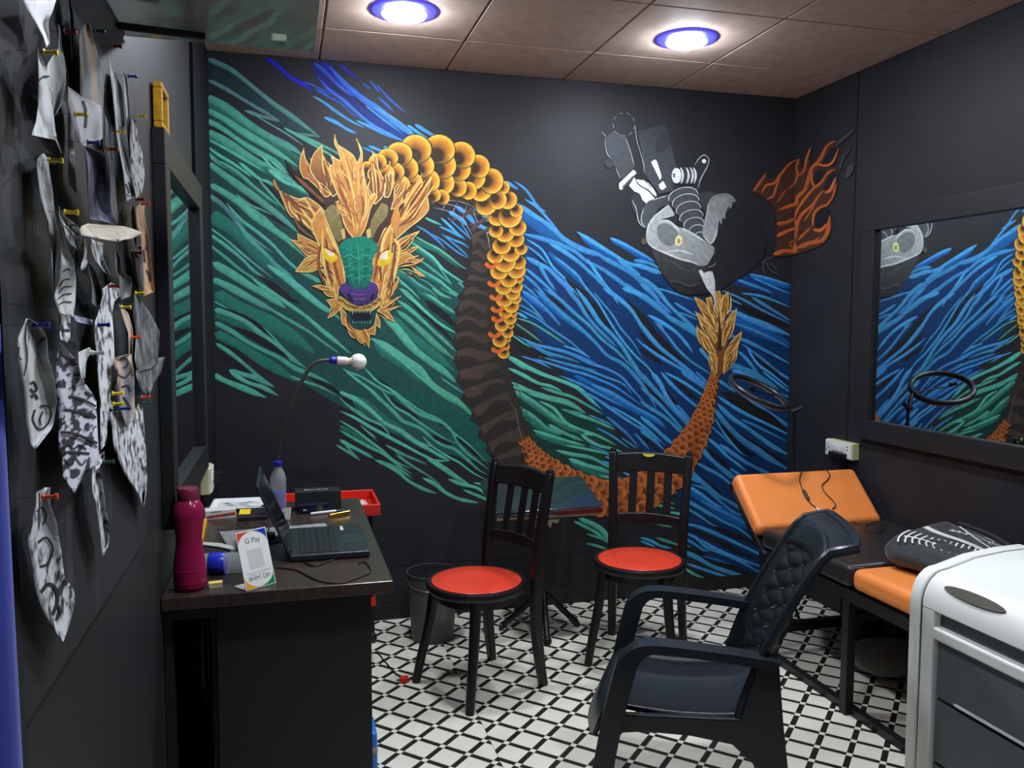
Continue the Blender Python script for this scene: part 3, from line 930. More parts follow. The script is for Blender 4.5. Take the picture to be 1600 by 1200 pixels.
# dark under-painting of the scaled back
pg.poly(cp('W', '578,262 600,240 640,222 690,219 735,232 765,262 790,295 806,335 818,380 818,420 812,465 805,500 796,545 786,556 772,540 770,480 768,420 768,372 762,338 740,318 700,312 660,312 630,300 600,290'), (66,46,28))
SC = '''Q 735,760 38 95;Q 750,705 28 95;Q 765,650 22 90;Q 705,660 48 95;Q 765,600 38 92;Q 790,545 22 90;Q 720,540 45 92;Q 785,490 42 90;Q 810,450 26 90;Q 750,440 45 92;Q 795,390 50 90;Q 830,335 36 88;Q 740,340 55 92;Q 805,290 50 90;Q 830,240 44 88;Q 735,240 56 92;Q 855,180 30 85;Q 775,185 55 90;Q 835,110 60 88;Q 700,120 58 92;Q 860,50 42 85;Q 740,55 66 90
P 850,1150 50 85;P 745,1150 70 88;P 790,1080 60 85;P 670,1100 54 92;P 870,1045 42 80;P 720,1020 60 88;P 830,970 55 80;P 745,925 60 82;P 675,905 46 85;P 845,880 56 70;P 640,780 36 70;P 690,790 66 62;P 785,790 78 58;P 835,745 44 50;P 770,665 60 45;P 600,700 72 48;P 690,665 60 35;P 735,565 42 10;P 560,580 78 30;P 640,515 82 0;P 505,485 78 -5;P 540,400 76 -22;P 460,590 58 5;P 375,560 64 -20;P 385,415 82 -32;P 410,310 88 -42;P 255,525 82 -35;P 250,385 96 -52;P 235,265 100 -65;P 145,515 82 -50;P 90,395 86 -60;P 60,265 96 -72;P 30,520 66 -60;P 255,640 50 -40;P 185,622 50 -55
N 1340,510 82 -55;N 1290,390 86 -60;N 1250,265 100 -72;N 1215,530 76 -60;N 1170,412 82 -68;N 1120,305 84 -80;N 1230,592 46 -80;N 1130,540 62 -75;N 1080,442 66 -80;N 1030,335 66 -80;N 1005,455 66 -85;N 950,365 58 -85;N 870,410 44 -90'''
for g_ in SC.replace('\n', ';').split(';'):
    c, xy, r, a = g_.split(); scale(cp(c, xy)[0], float(r)/CR[c][2]*1.12, float(a), asp=1.08)
for q in ('640,60', '660,205', '675,312', '685,405', '690,482', '665,602', '690,722'):
    x, y_ = cp('Q', q)[0]; pg.ring((x, y_-5), 9, 10, 6.5, (232,112,44), a0=10, a1=165, n=10)
pg.build('dragon_scales', wall_back, 'painted golden overlapping scales of the dragon back')
# ---- orange tail
pt = Paint(); pg2 = pg; pg = pt
TP = catmull([(818,688),(838,716),(866,742),(905,764),(950,780),(995,773),(1030,752),(1058,724),(1080,692),(1098,655),(1112,610),(1121,570),(1124,552)], .125)
TW = [(0,18),(.12,40),(.3,54),(.45,60),(.55,58),(.65,48),(.75,36),(.85,23),(.93,14),(1,9)]
def tw(t):
    for i in range(len(TW)-1):
        if t <= TW[i+1][0]: a, b_ = TW[i], TW[i+1]; return a[1]+(b_[1]-a[1])*(t-a[0])/(b_[0]-a[0])
    return TW[-1][1]
Lt = [0]
for i in range(1, len(TP)): Lt.append(Lt[-1]+(TP[i]-TP[i-1]).length)
def tp(s_):
    s_ = max(0, min(.9999, s_))*Lt[-1]
    for i in range(len(Lt)-1):
        if Lt[i+1] >= s_:
            t = (s_-Lt[i])/(Lt[i+1]-Lt[i]); d = (TP[i+1]-TP[i]).normalized(); return TP[i].lerp(TP[i+1], t), d
    return TP[-1], (TP[-1]-TP[-2]).normalized()
left = []; right = []
for k in range(41):
    p, d = tp(k/40); n_ = Vector((-d.y, d.x, 0)); w_ = tw(k/40)*.5; left.append((p.x-n_.x*w_, p.y-n_.y*w_)); right.append((p.x+n_.x*w_, p.y+n_.y*w_))
for k in range(40): pt.face([left[k], left[k+1], right[k+1], right[k]], [(70,44,32)]*4)
s_ = 0.985; row = 0
while s_ > 0.0:
    w_ = tw(s_); nrow = 2 if w_ < 13 else (2.6 if w_ < 28 else 3); r = w_/nrow*.56
    p, d = tp(s_); n_ = Vector((-d.y, d.x, 0)); ang = math.degrees(math.atan2(d.y, d.x))
    for k in range(int(nrow) + (row % 2)):
        f = (k+.5-(row % 2)*.5)/nrow-.5
        if abs(f) > .36: f = math.copysign(.36, f)
        q = p+n_*(f*w_); j = random.uniform(.9, 1.06)
        scale((q.x+random.uniform(-.6, .6), q.y), r*random.uniform(.92, 1.06), ang+random.uniform(-6, 6), rim=(222*j,126*j,62*j), mid=(206*j,110*j,50*j), base=(112,62,36))
    s_ -= r*1.3/Lt[-1]; row += 1
pt.build('dragon_tail', wall_back, 'painted orange scaled tail of the dragon')
pg = pg2
# ---- tail tuft
pf = Paint()
pf.spoly(cp('I', '600,500 640,430 700,560 735,400 760,400 790,560 830,510 800,640 835,660 805,840 835,960 760,1060 700,1060 660,880 690,880 620,640 700,740'), (166,108,50), (120,72,40), (0, 1))
for q in ('505,320 600,370 640,430 700,560 735,650 700,650 600,500 540,400', '515,455 600,520 660,600 725,720 705,760 620,640 560,560', '530,590 600,680 660,740 715,860 690,890 600,800 540,720',
          '615,335 670,320 700,450 735,600 720,640 660,500', '710,280 752,265 762,350 755,560 735,500', '830,270 830,420 790,560 762,660 750,560 760,400 780,320', '910,430 890,560 830,660 790,780 765,780 780,640 830,510',
          '960,640 930,760 880,850 810,970 785,970 800,840 870,720', '925,770 900,870 830,960 790,1055 775,1000 800,900 860,830', '640,830 700,1070 722,1000 722,880'):
    pf.flame(cp('I', q), (176,112,48), edge=(230,196,112), ew=1.5, streaks=3, hi=(206,138,58))
pf.poly(cp('I', '735,400 760,620 768,830 722,830 738,640'), (72,46,40))
pf.build('dragon_tail_tuft', wall_back, 'painted golden leaf-like tuft at the tail tip')
# ---- head
ph = Paint()
ph.poly(cp('N', '230,340 300,440 400,520 520,640 570,700 560,760 520,730 440,640 330,520 250,430'), (44,28,26)); ph.stroke(cp('N', '300,470 400,560 500,650 560,700'), 5, (150,84,58))
ph.poly(cp('N', '480,560 640,560 900,560 1060,600 1090,720 1040,1000 1000,1110 610,1110 520,960 560,760'), (72,50,44))
FI = (196,122,60); FB = (150,88,60)
for q, c, st in (('375,250 385,330 420,400 440,470 520,560 590,620 540,640 470,560 400,500 370,490 340,420 345,330', (176,96,58), 3), ('515,230 530,330 560,400 600,470 640,600 600,640 540,560 480,520 430,450 420,390 450,300', (96,66,54), 3),
             ('905,275 945,330 960,420 1000,500 1010,560 990,640 930,700 900,620 870,560 900,480 920,400', (120,76,60), 4), ('1045,350 1050,420 1080,470 1070,560 1040,640 1000,640 1010,540 1040,450', (132,84,62), 3),
             ('1165,490 1180,570 1150,650 1100,720 1050,740 1090,600 1120,540', (150,96,66), 3),
             ('140,510 160,570 230,610 330,650 400,640 480,690 530,740 580,830 600,950 560,1000 480,960 400,880 330,820 270,790 230,720 190,620', (150,84,58), 5),
             ('1385,455 1350,570 1345,650 1350,740 1280,820 1200,880 1120,950 1060,1000 1010,960 1080,820 1150,720 1150,650 1200,600 1270,600 1330,530', (196,140,74), 6)):
    ph.flame(cp('N', q), c, ew=1.5, streaks=st)
for q in ('590,700 640,720 660,800 690,950 640,990 590,930 550,820 540,750', '980,685 1030,710 1020,790 950,880 910,975 885,900 910,800'): ph.spoly(cp('N', q), (150,134,84), (122,110,66), (0, 1))
ph.poly(cp('N', '660,900 690,880 700,960 680,970'), (226,190,110)); ph.poly(cp('N', '860,900 890,880 900,950 870,970'), (226,190,110))
ph.flame(cp('N', '615,145 640,225 700,265 760,310 790,370 815,300 780,175 830,270 835,380 850,480 870,570 900,650 920,600 950,640 900,720 880,800 850,890 790,990 740,940 690,860 660,760 620,680 650,660 610,560 580,460 570,400 600,380 580,310 630,340 660,350 640,280 610,220'), (204,128,62), ew=1.6, streaks=0, hi=(232,172,84))
for q, wd, c in (('640,240 690,330 720,450 750,580 780,720 790,940', 2.6, (250,214,130)), ('600,420 640,520 700,620 740,760 780,930', 2.2, (250,210,124)), ('790,390 800,480 800,600 800,720 795,900', 2.2, (248,206,120)),
                 ('830,420 840,540 860,640 850,740 810,900', 2.4, (248,206,120)), ('660,380 700,480 740,600', 4, (168,96,62)), ('690,320 740,420 760,520', 3.4, (214,140,66)), ('640,560 700,680 750,820', 4.2, (162,92,60)),
                 ('720,300 770,400 780,480', 3, (232,170,84)), ('820,620 840,700 830,800', 3.6, (158,92,60)), ('770,640 790,760 790,860', 3, (184,106,60)), ('620,480 660,570 690,640', 3, (176,104,62)), ('880,650 870,740 840,830', 2.2, (250,214,130))):
    ph.stroke(cp('N', q), wd, c)
for k in range(26):
    x0 = random.uniform(620, 850); y0 = random.uniform(330, 780); L = random.uniform(70, 150); f = (x0-735)/260
    ph.stroke(cp('N', '%f,%f %f,%f %f,%f' % (x0, y0, x0-f*30+random.uniform(-8, 8), y0+L*.5, 735+(x0-735)*.55+50*(y0/900), y0+L)), random.uniform(.9, 2.0), random.choice(((150,86,56), (252,220,140), (184,106,58), (246,204,116))), n=.34)
# cheeks, jaw, whiskers
for q, c, st in (('500,350 560,360 610,420 630,500 640,600 590,540 570,450', (190,140,70), 1), ('1075,340 1040,420 1040,520 1000,620 970,660 970,600 1000,480 1010,400', (206,134,62), 2),
             ('265,120 330,130 320,70 400,110 480,150 510,200 490,250 400,250 340,190', (170,100,56), 4), ('305,375 380,270 450,240 520,250 480,320 445,375', (210,166,74), 3), ('445,375 500,280 540,260 520,330', (206,156,70), 1),
             ('430,485 500,475 570,490 630,520 610,570 550,560 510,510', (176,128,64), 2), ('545,595 640,580 680,640 600,720 555,740 590,660', (196,122,60), 3),
             ('1285,50 1230,110 1140,170 1070,240 1080,150 1180,90', (214,142,66), 3), ('1280,170 1220,220 1130,240 1070,290 1090,220', (214,142,66), 2), ('1315,260 1270,310 1180,300 1080,340 1110,260 1200,230 1260,280', (204,120,60), 3),
             ('1330,415 1270,400 1200,330 1090,345 1180,318 1260,360', (216,140,66), 1), ('1115,400 1110,480 1060,560 985,650 1000,560 1060,500', (208,128,60), 3), ('1140,560 1060,620 970,680 990,620 1080,580', (206,128,60), 2),
             ('1140,640 1060,665 950,690 960,660', (206,128,60), 1), ('1090,770 1040,745 980,700 940,675 1030,680', (206,118,54), 2),
             ('650,640 700,690 720,760 760,820 850,830 920,790 940,690 970,760 970,820 940,790 930,870 890,860 885,972 850,920 820,935 790,900 740,880 700,800 670,780 660,700', (200,118,60), 5)):
    ph.flame(cp('O', q), c, ew=1.2, streaks=st)
for q in ('430,0 500,-130 540,-60 580,40 640,180 675,290 690,380 700,450 650,500 640,590 610,520 610,420 590,370 510,300 495,180', '1120,0 1100,-150 1060,-20 1070,70 1050,180 1075,260 1060,340 1010,400 1000,480 970,600 950,560 950,480 890,440 910,330 920,230 970,110 1010,30'):
    ph.flame(cp('O', q), (206,128,62), ew=1.5, streaks=3)
ph.spoly(cp('O', '700,120 790,100 860,100 940,150 952,200 912,280 916,360 890,460 850,500 790,508 730,475 700,400 675,300 648,210 652,170'), (18,136,110), (14,112,94), (0, 1))
for yy, x0, x1 in ((190, 655, 945), (225, 662, 938), (262, 672, 920), (300, 680, 914), (345, 690, 914), (385, 700, 905), (425, 712, 898)):
    for k in range(6):
        a = x0+(x1-x0)*k/6; b2 = x0+(x1-x0)*(k+1)/6
        ph.stroke(cp('O', '%f,%f %f,%f %f,%f' % (a, yy, (a+b2)/2, yy+16, b2, yy)), 1.1, (58,176,146) if k % 2 else (8,76,68), n=.34)
ph.stroke(cp('O', '790,140 800,250 805,350 805,500'), 1.2, (70,180,150), n=.34)
for yy in (255, 340, 415): ph.stroke(cp('O', '680,%d 730,%d 790,%d 860,%d 915,%d' % (yy+10, yy-14, yy+14, yy-14, yy+10)), 1.8, (52,170,140), n=.34)
ph.spoly(cp('O', '660,480 700,455 730,480 790,508 860,500 900,455 940,470 958,530 930,590 880,620 800,634 740,614 690,565 655,520'), (92,66,140), (66,48,110), (0, 1))
for q in ('740,540 800,555 870,545', '760,580 810,590 870,578'): ph.stroke(cp('O', q), 1.4, (150,98,120), n=.34)
ph.poly(cp('O', '705,540 735,550 760,600 750,614 725,590'), (26,22,40)); ph.poly(cp('O', '930,540 905,550 888,596 898,604 920,580'), (26,22,40))
ph.spoly(cp('O', '635,590 660,560 700,590 740,618 800,640 880,625 930,595 960,562 985,592 965,640 905,676 800,684 700,662'), (206,164,82))
for k in range(60):
    t = k/59; x = 645+330*t; y_ = 590+72*math.sin(t*PI)+random.uniform(-14, 14)-8*math.sin(t*PI)
    ph.ellipse(cp('O', '%f,%f' % (x, y_))[0], 1.5, 1.1, (92,62,36), n=6)
ph.stroke(cp('O', '633,590 700,664 800,686 905,678 985,592'), 1.3, (250,226,140), n=.25)
ph.spoly(cp('O', '708,680 932,680 926,760 880,812 800,826 750,802 720,752'), (26,70,68)); ph.poly(cp('O', '742,690 904,690 892,750 752,762'), (22,24,28))
for k in range(7):
    x = 750+k*23; ph.poly(cp('O', '%d,682 %d,682 %d,%d' % (x, x+12, x+6, 712 if k in (0, 6) else 698)), (150,176,160))
    ph.poly(cp('O', '%d,775 %d,775 %d,%d' % (x, x+12, x+6, 742 if k in (0, 6) else 757)), (120,160,146))
for sx in ('525,180 560,200 620,230 638,270 600,302 560,292 530,250', '1050,200 1062,270 1030,312 980,332 943,322 960,260 990,220'): ph.spoly(cp('O', sx), (250,218,44), (232,190,36), (0, 1))
ph.poly(cp('O', '545,190 602,228 612,250 566,246 550,222'), (246,232,220)); ph.poly(cp('O', '1030,205 1030,270 990,282 968,268 985,230'), (246,232,220))
for q in ('520,170 560,192 622,224 645,262', '1055,195 990,215 958,255 940,318'): ph.stroke(cp('O', q), 1.6, (120,64,36), n=.34)
ph.build('dragon_head', wall_back, 'painted dragon head with flaming mane, green snout and yellow eyes')

# ---- grey creature with machine parts
pc = Paint()
pc.spoly(cp('T', '110,650 200,690 420,770 620,830 720,820 800,600 760,420 980,300 1050,150 1230,320 1310,560 1290,740 1130,900 960,1000 830,1090 640,1130 430,1130 300,1020 190,840'), (42,43,47), (36,36,40), (1, 0))
pc.spoly(cp('T', '600,80 720,60 820,90 1000,160 930,260 800,420 700,300 640,200'), (62,63,67))
pc.spoly(cp('T', '110,660 260,700 420,770 620,830 700,850 640,960 540,1050 420,1010 300,1000 200,860'), (70,72,72), (52,53,54), (0, 1))
for q in ('300,990 400,1000 520,1045 640,1000', '220,760 330,790 470,880 600,860'): pc.stroke(cp('T', q), 2.2, (84,86,85))
pc.poly(cp('V', '45,390 160,285 310,370 380,550 430,770 290,930 240,900 180,770 60,560'), (76,81,87), (66,70,76), (0, 1)); pc.ellipse(cp('V', '100,720')[0], 7, 7, (60,62,66))
pc.poly(cp('V', '470,300 840,200 920,500 985,760 940,1080 760,1120 640,960 560,850 540,640'), (70,75,80), (58,62,67), (.3, -1))
pc.poly(cp('V', '700,430 850,260 900,450 830,560 720,580'), (52,54,58))
for k in range(9): pc.ring(cp('V', '295,205')[0], 17, 18, 1.1, (150,152,156), a0=k*40, a1=k*40+26, n=5)
for q in ('440,220 460,400 500,540 550,720 560,860', '310,370 380,560 430,760', '45,390 60,560 120,660', '0,300 60,370', '180,770 250,930'): pc.stroke(cp('V', q), 1.2, (176,180,184), n=.34)
pc.poly(cp('V', '230,980 420,800 460,840 260,1070 230,1050'), (240,242,244)); pc.poly(cp('V', '265,1030 410,880 430,900 290,1040'), (86,88,92))
pc.poly(cp('V', '360,1010 430,900 460,960 560,1020 640,1100 700,1180 690,1260 600,1260 480,1140'), (238,240,242)); pc.poly(cp('V', '450,930 560,940 720,1110 720,1160 640,1090 520,1010'), (238,240,242)); pc.stroke(cp('V', '450,960 520,1020 620,1080 700,1170'), 2, (60,62,66))
pc.stroke(cp('V', '590,960 660,1030 720,1130'), 1.4, (220,222,226))
pc.poly(cp('V', '650,700 700,665 730,690 790,890 770,940'), (240,244,244)); pc.poly(cp('V', '750,1000 810,950 855,1030 800,1070 765,1050'), (240,244,244))
pc.spoly(cp('T', '0,90 40,210 40,330 0,400 -90,200 -60,60'), (56,60,64)); pc.spoly(cp('T', '40,220 110,150 300,100 310,190 200,240 100,400 60,440 10,380'), (84,88,92), (64,68,72), (1, 0))
for q in ('-90,140 -40,240 -20,360 20,420 60,440', '40,230 10,360 60,440', '100,160 300,100'): pc.stroke(cp('T', q), 1.4, (200,204,206), n=.34)
pc.poly(cp('V', '1220,760 1290,650 1360,610 1410,660 1400,720 1290,930 1270,1060 1230,1060 1240,880'), (48,50,54)); pc.stroke(cp('V', '1220,750 1280,655 1350,608 1410,660 1390,760 1300,930 1270,1060'), 1.5, (200,204,208), n=.25); pc.ellipse(cp('V', '1348,688')[0], 3.4, 3.4, (240,242,244))
pc.poly(cp('V', '960,810 1060,770 1200,760 1250,830 1230,990 1060,990 960,980 925,890'), (60,62,66)); pc.ellipse(cp('V', '985,880')[0], 7.5, 12, (238,240,242)); pc.poly(cp('V', '935,850 970,850 970,905 940,905'), (120,122,126))
for x in (1045, 1120, 1175, 1215): pc.stroke(cp('V', '%d,770 %d,830 %d,900 %d,985' % (x-10, x+18, x+22, x)), 3.2, (228,232,234), n=.34)
for i, (x, y_, rx, ry) in enumerate(((450,110,155,88),(475,175,142,86),(505,250,130,84),(535,330,124,76),(560,400,106,66),(590,460,78,50),(620,520,50,36))):
    c = cp('T', '%d,%d' % (x, y_))[0]; pc.ellipse(c, rx/6.665, ry/6.665, (74,78,83), rot=-14); pc.ring(c, rx/6.665, ry/6.665, 1.3, (206,210,212), rot=-14, a0=170, a1=375, n=16)
pc.spoly(cp('T', '65,540 90,420 150,330 230,260 300,200 360,300 330,350 400,430 480,450 580,520 690,590 770,640 772,700 740,760 700,825 620,835 540,795 420,765 260,700 130,640 75,590'), (186,190,190), (148,152,152), (.7, .6))
pc.spoly(cp('T', '180,430 260,390 350,440 400,520 340,620 260,620 190,540'), (128,132,132)); pc.spoly(cp('T', '560,620 680,640 740,700 680,770 580,720'), (160,164,164)); pc.spoly(cp('T', '230,350 370,310 400,430 330,390'), (46,48,50))
for q in ('65,540 90,420 150,330 230,260 300,200', '190,390 280,365 360,420 430,500', '75,590 130,640 260,700 420,765 540,795 620,835', '270,690 420,680 560,720', '430,440 560,510 690,590'): pc.stroke(cp('T', q), 3.2, (220,223,222))
pc.spoly(cp('T', '720,160 780,100 900,80 970,115 1000,165 960,180 950,245 925,215 890,280 888,355 860,330 848,410 822,350 800,520 745,605 700,575 652,520 660,420 690,290'), (168,171,171), (128,131,131), (.4, -.9))
pc.spoly(cp('T', '740,170 880,110 930,140 800,260 740,330'), (142,145,145)); pc.stroke(cp('T', '660,520 700,575 745,600 790,520 800,440'), 2.4, (216,219,218)); pc.stroke(cp('T', '710,180 700,280 670,400'), 2, (196,199,198))
c = cp('T', '402,572')[0]; pc.ellipse(c, 5.6, 8.4, (248,240,180), rot=10); pc.ellipse(cp('T', '404,580')[0], 2.6, 3.8, (176,152,60)); pc.ellipse(cp('T', '40,582')[0], 4, 5.5, (92,96,66))
pc.spoly(cp('T', '610,885 640,878 665,910 700,895 755,900 780,1010 785,1130 800,1330 760,1160 690,1060'), (230,231,230), (206,206,206), (.8, .3))
pc.stroke(cp('T', '700,850 760,835 790,795'), 1.2, (150,150,150)); 
pc.build('grey_creature', wall_back, 'painted grey creature head with coiled neck and machine parts')
# ---- flames round the corner
pr_ = Paint()
pr_.spoly(cp('U', '30,545 130,395 150,460 250,400 395,285 430,400 480,200 480,360 640,140 690,150 610,260 560,370 660,365 690,420 680,560 560,680 510,780 560,830 640,720 630,880 570,965 360,1040 180,1055 215,950 210,700 140,610'), (74,48,38), wall='both')
pr_.spoly(cp('U', '610,260 665,180 700,230 660,310 620,320'), (30,31,36), wall='both'); pr_.spoly(cp('U', '500,430 540,385 605,380 560,470 515,490'), (30,31,36), wall='both')
pr_.spoly(cp('U', '585,520 620,440 665,390 685,430 640,510 600,540'), (30,31,36), wall='both'); pr_.spoly(cp('U', '510,770 540,710 600,680 628,700 610,790 560,832 520,820'), (30,31,36), wall='both')
FL = '''22 35,545 90,470 140,400;18 100,560 135,500 200,480 250,410 320,330 395,290;16 135,610 190,580 215,510 250,420;16 395,290 370,360 380,420 340,500 290,530;12 290,530 250,590 215,640
26 215,700 300,665 370,640 380,590 440,530 470,430 490,370 560,290 610,190 680,150;18 485,200 450,290 430,380 380,430;18 480,370 520,330 600,345 660,310 705,200;20 500,380 490,460 520,510 570,470 620,400 685,368
20 360,760 380,690 440,600 510,520 570,480;22 590,560 640,530 680,430;14 600,670 650,600 685,480;24 370,910 380,800 420,720 500,650 560,560 600,540;20 500,820 510,720 560,670 610,650 650,590
30 215,800 290,790 360,755;26 215,900 290,860 370,830;20 360,760 370,830 360,930;34 190,1040 280,1010 360,1010 360,940;34 370,990 480,950 570,930 620,850 632,730;20 380,930 440,870 490,820;24 500,840 560,850 620,790
10 430,780 470,720 520,640;12 360,1000 320,950 370,930;12 420,990 500,940 560,900'''
for q in FL.replace('\n', ';').split(';'):
    wd, rest_ = q.split(' ', 1); j = random.uniform(.92, 1.06); pr_.stroke(cp('U', rest_), float(wd)/5, (212*j,108*j,50*j), (196*j,96*j,48*j), wall='both', taper=(.12, .2))
for q, wd in (('660,205 720,150 770,110 825,60', 5), ('700,400 740,280 800,205', 4), ('760,440 790,380 815,325', 9)): pr_.stroke(cp('U', q), wd, (66,64,68), wall='both')
for q in ('195,1055 130,1080 90,1105', '125,1085 110,1130 125,1190', '140,1090 160,1150 230,1200', '165,1105 200,1130 220,1170'): pr_.stroke(cp('U', q), 1.0, (120,118,118), n=.34)
pr_.build('flame_painting', wall_back, 'painted orange flames wrapping round the right corner')
# ================================================================== FURNITURE
m_chair = M('black_lacquer_wood', (22, 20, 21), rough=.38, var=.2, scale=9, bump=.03, spec=.5)
m_red = M('red_seat_laminate', (226, 66, 44), rough=.28, var=.05, scale=6)
m_plas = M('black_plastic', (30, 35, 39), rough=.32, var=.12, scale=20, bump=.03, bscale=160, spec=.5)
m_metal = M('black_steel', (20, 20, 22), rough=.42, var=.2, scale=20)
m_chrome = M('grey_steel', (150, 150, 152), rough=.28, metal=1., var=.1)
m_orange = M('orange_leatherette', (250, 146, 72), rough=.42, var=.05, scale=8, bump=.06, bscale=26)
m_blackl = M('black_leatherette', (40, 36, 36), rough=.38, var=.15, scale=9, bump=.08, bscale=40)

# ---- wooden chairs with round red seats (built at the origin facing +y, then placed)
def bistro():
    t = thing('bistro_chair', 'x', 'chair', (0, 0, 0), 'black wooden chairs with round red seats')
    prof = [(.182, .438), (.198, .440), (.203, .432), (.203, .418), (.196, .408), (.178, .404)]
    obj('seat_rim', MB().lathe(prof, seg=40), m_chair, t, smooth=True)
    obj('seat', MB().lathe([(.179, .436), (.181, .4405), (.178, .4425), (.09, .4435), (.003, .4438)], seg=40), m_red, t, smooth=True)
    obj('apron', MB().lathe([(.165, .404), (.165, .37), (.150, .37), (.150, .404)], seg=32), m_chair, t, smooth=True)
    for s in (-1, 1):
        p = catmull([(s*.135, .105, .41), (s*.140, .112, .36), (s*.152, .128, .24), (s*.172, .155, .1), (s*.184, .172, 0)], .25)
        obj('leg', MB().tube(p, [.024-.007*(i/(len(p)-1)) for i in range(len(p))], 12), m_chair, t, smooth=True)
        p = catmull([(s*.168, -.212, 0), (s*.160, -.185, .2), (s*.160, -.178, .42), (s*.164, -.196, .62), (s*.176, -.236, .872)], .25)
        mb = MB()
        for i in range(len(p)-1): pass
        n = len(p); vs_ = []; fs = []
        for i, q in enumerate(p):
            k = i/(n-1); wx = .017+.002*math.sin(k*PI); wy = .015+.006*math.sin(k*PI)
            for a, b_ in ((-1,-1),(1,-1),(1,1),(-1,1)): vs_.append((q.x+a*wx, q.y+b_*wy, q.z))
        for i in range(n-1):
            for k in range(4): fs.append((i*4+k, i*4+(k+1) % 4, (i+1)*4+(k+1) % 4, (i+1)*4+k))
        fs += [(3,2,1,0), tuple((n-1)*4+k for k in range(4))]; mb.add(vs_, fs)
        lg = obj('back_post', mb, m_chair, t, bevel=.006, smooth=True)
        obj('post_tip', MB().lathe([(.012, 0), (.016, .006), (.014, .014), (.003, .018)], (s*.176, -.236, .870), 12), m_chair, lg, smooth=True)
    def rail(z0, z1, y0, y1, bow, th):
        def fn(u, v):
            return None
        mb = MB(); n = 10; vs_ = []; fs = []
        for i in range(n+1):
            u = i/n; x = -.160+.320*u; by = -bow*math.sin(u*PI)
            for y_, z in ((y0+by-th, z0), (y0+by, z0), (y1+by, z1), (y1+by-th, z1)): vs_.append((x, y_, z+(.008*math.sin(u*PI) if z == z1 else 0)))
        for i in range(n):
            for k in range(4): fs.append((i*4+k, i*4+(k+1) % 4, (i+1)*4+(k+1) % 4, (i+1)*4+k))
        fs += [(3,2,1,0), tuple(n*4+k for k in range(4))]; return mb.add(vs_, fs)
    obj('top_rail', rail(.782, .862, -.217, -.230, .030, .020), m_chair, t, bevel=.006, smooth=True)
    obj('lower_rail', rail(.548, .588, -.182, -.186, .024, .018), m_chair, t, bevel=.004, smooth=True)
    for k in range(3):
        u = (k+1)/4; x = -.160+.320*u; by = -math.sin(u*PI)
        obj('slat', MB().bar((x, -.192+by*.025, .575), (x, -.229+by*.029, .795), .036, .011, up=(0, 1, 0)), m_chair, t, bevel=.003)
    for a, b_ in (((.145, .118, .13), (-.145, .118, .13)),): pass
    obj('brace_ring', MB().tube([(.128*math.cos(a), .128*math.sin(a)-.01, .385) for a in [2*PI*k/24 for k in range(24)]], .007, 8, closed=True), m_chair, t, smooth=True)
    return t
def copy_tree(o, parent=None):
    c = o.copy(); COL.objects.link(c); c.parent = parent; WLOC[c.name] = wl(o)
    for ch in [q for q in bpy.data.objects if q.parent == o]: copy_tree(ch, c)
    return c
def place(o, x, y, fwd, z=0.): o.location = (x, y, z); o.rotation_euler = (0, 0, math.atan2(-fwd[0], fwd[1]))
bc = bistro(); bc2 = copy_tree(bc)
place(bc, .724, 3.215, (-.909, -.416)); bc['label'] = 'black wooden chair with round red seat in front of the grey bin'
place(bc2, 1.480, 3.325, (-.57, -.82)); bc2['label'] = 'black wooden chair with round red seat and yellow sticker on its top rail'
st = MB().prism([(.028*math.cos(a), .014*math.sin(a)) for a in [PI+PI*k/10 for k in range(11)]], (0, 0, 0), (1, 0, 0), (0, 0, 1), (0, .001, 0))
so = obj('sticker', st, M('yellow_sticker', (232, 232, 90), rough=.4), bc2); so.location = (.01, -.2405, .866); so['label'] = 'yellow half-round sticker'

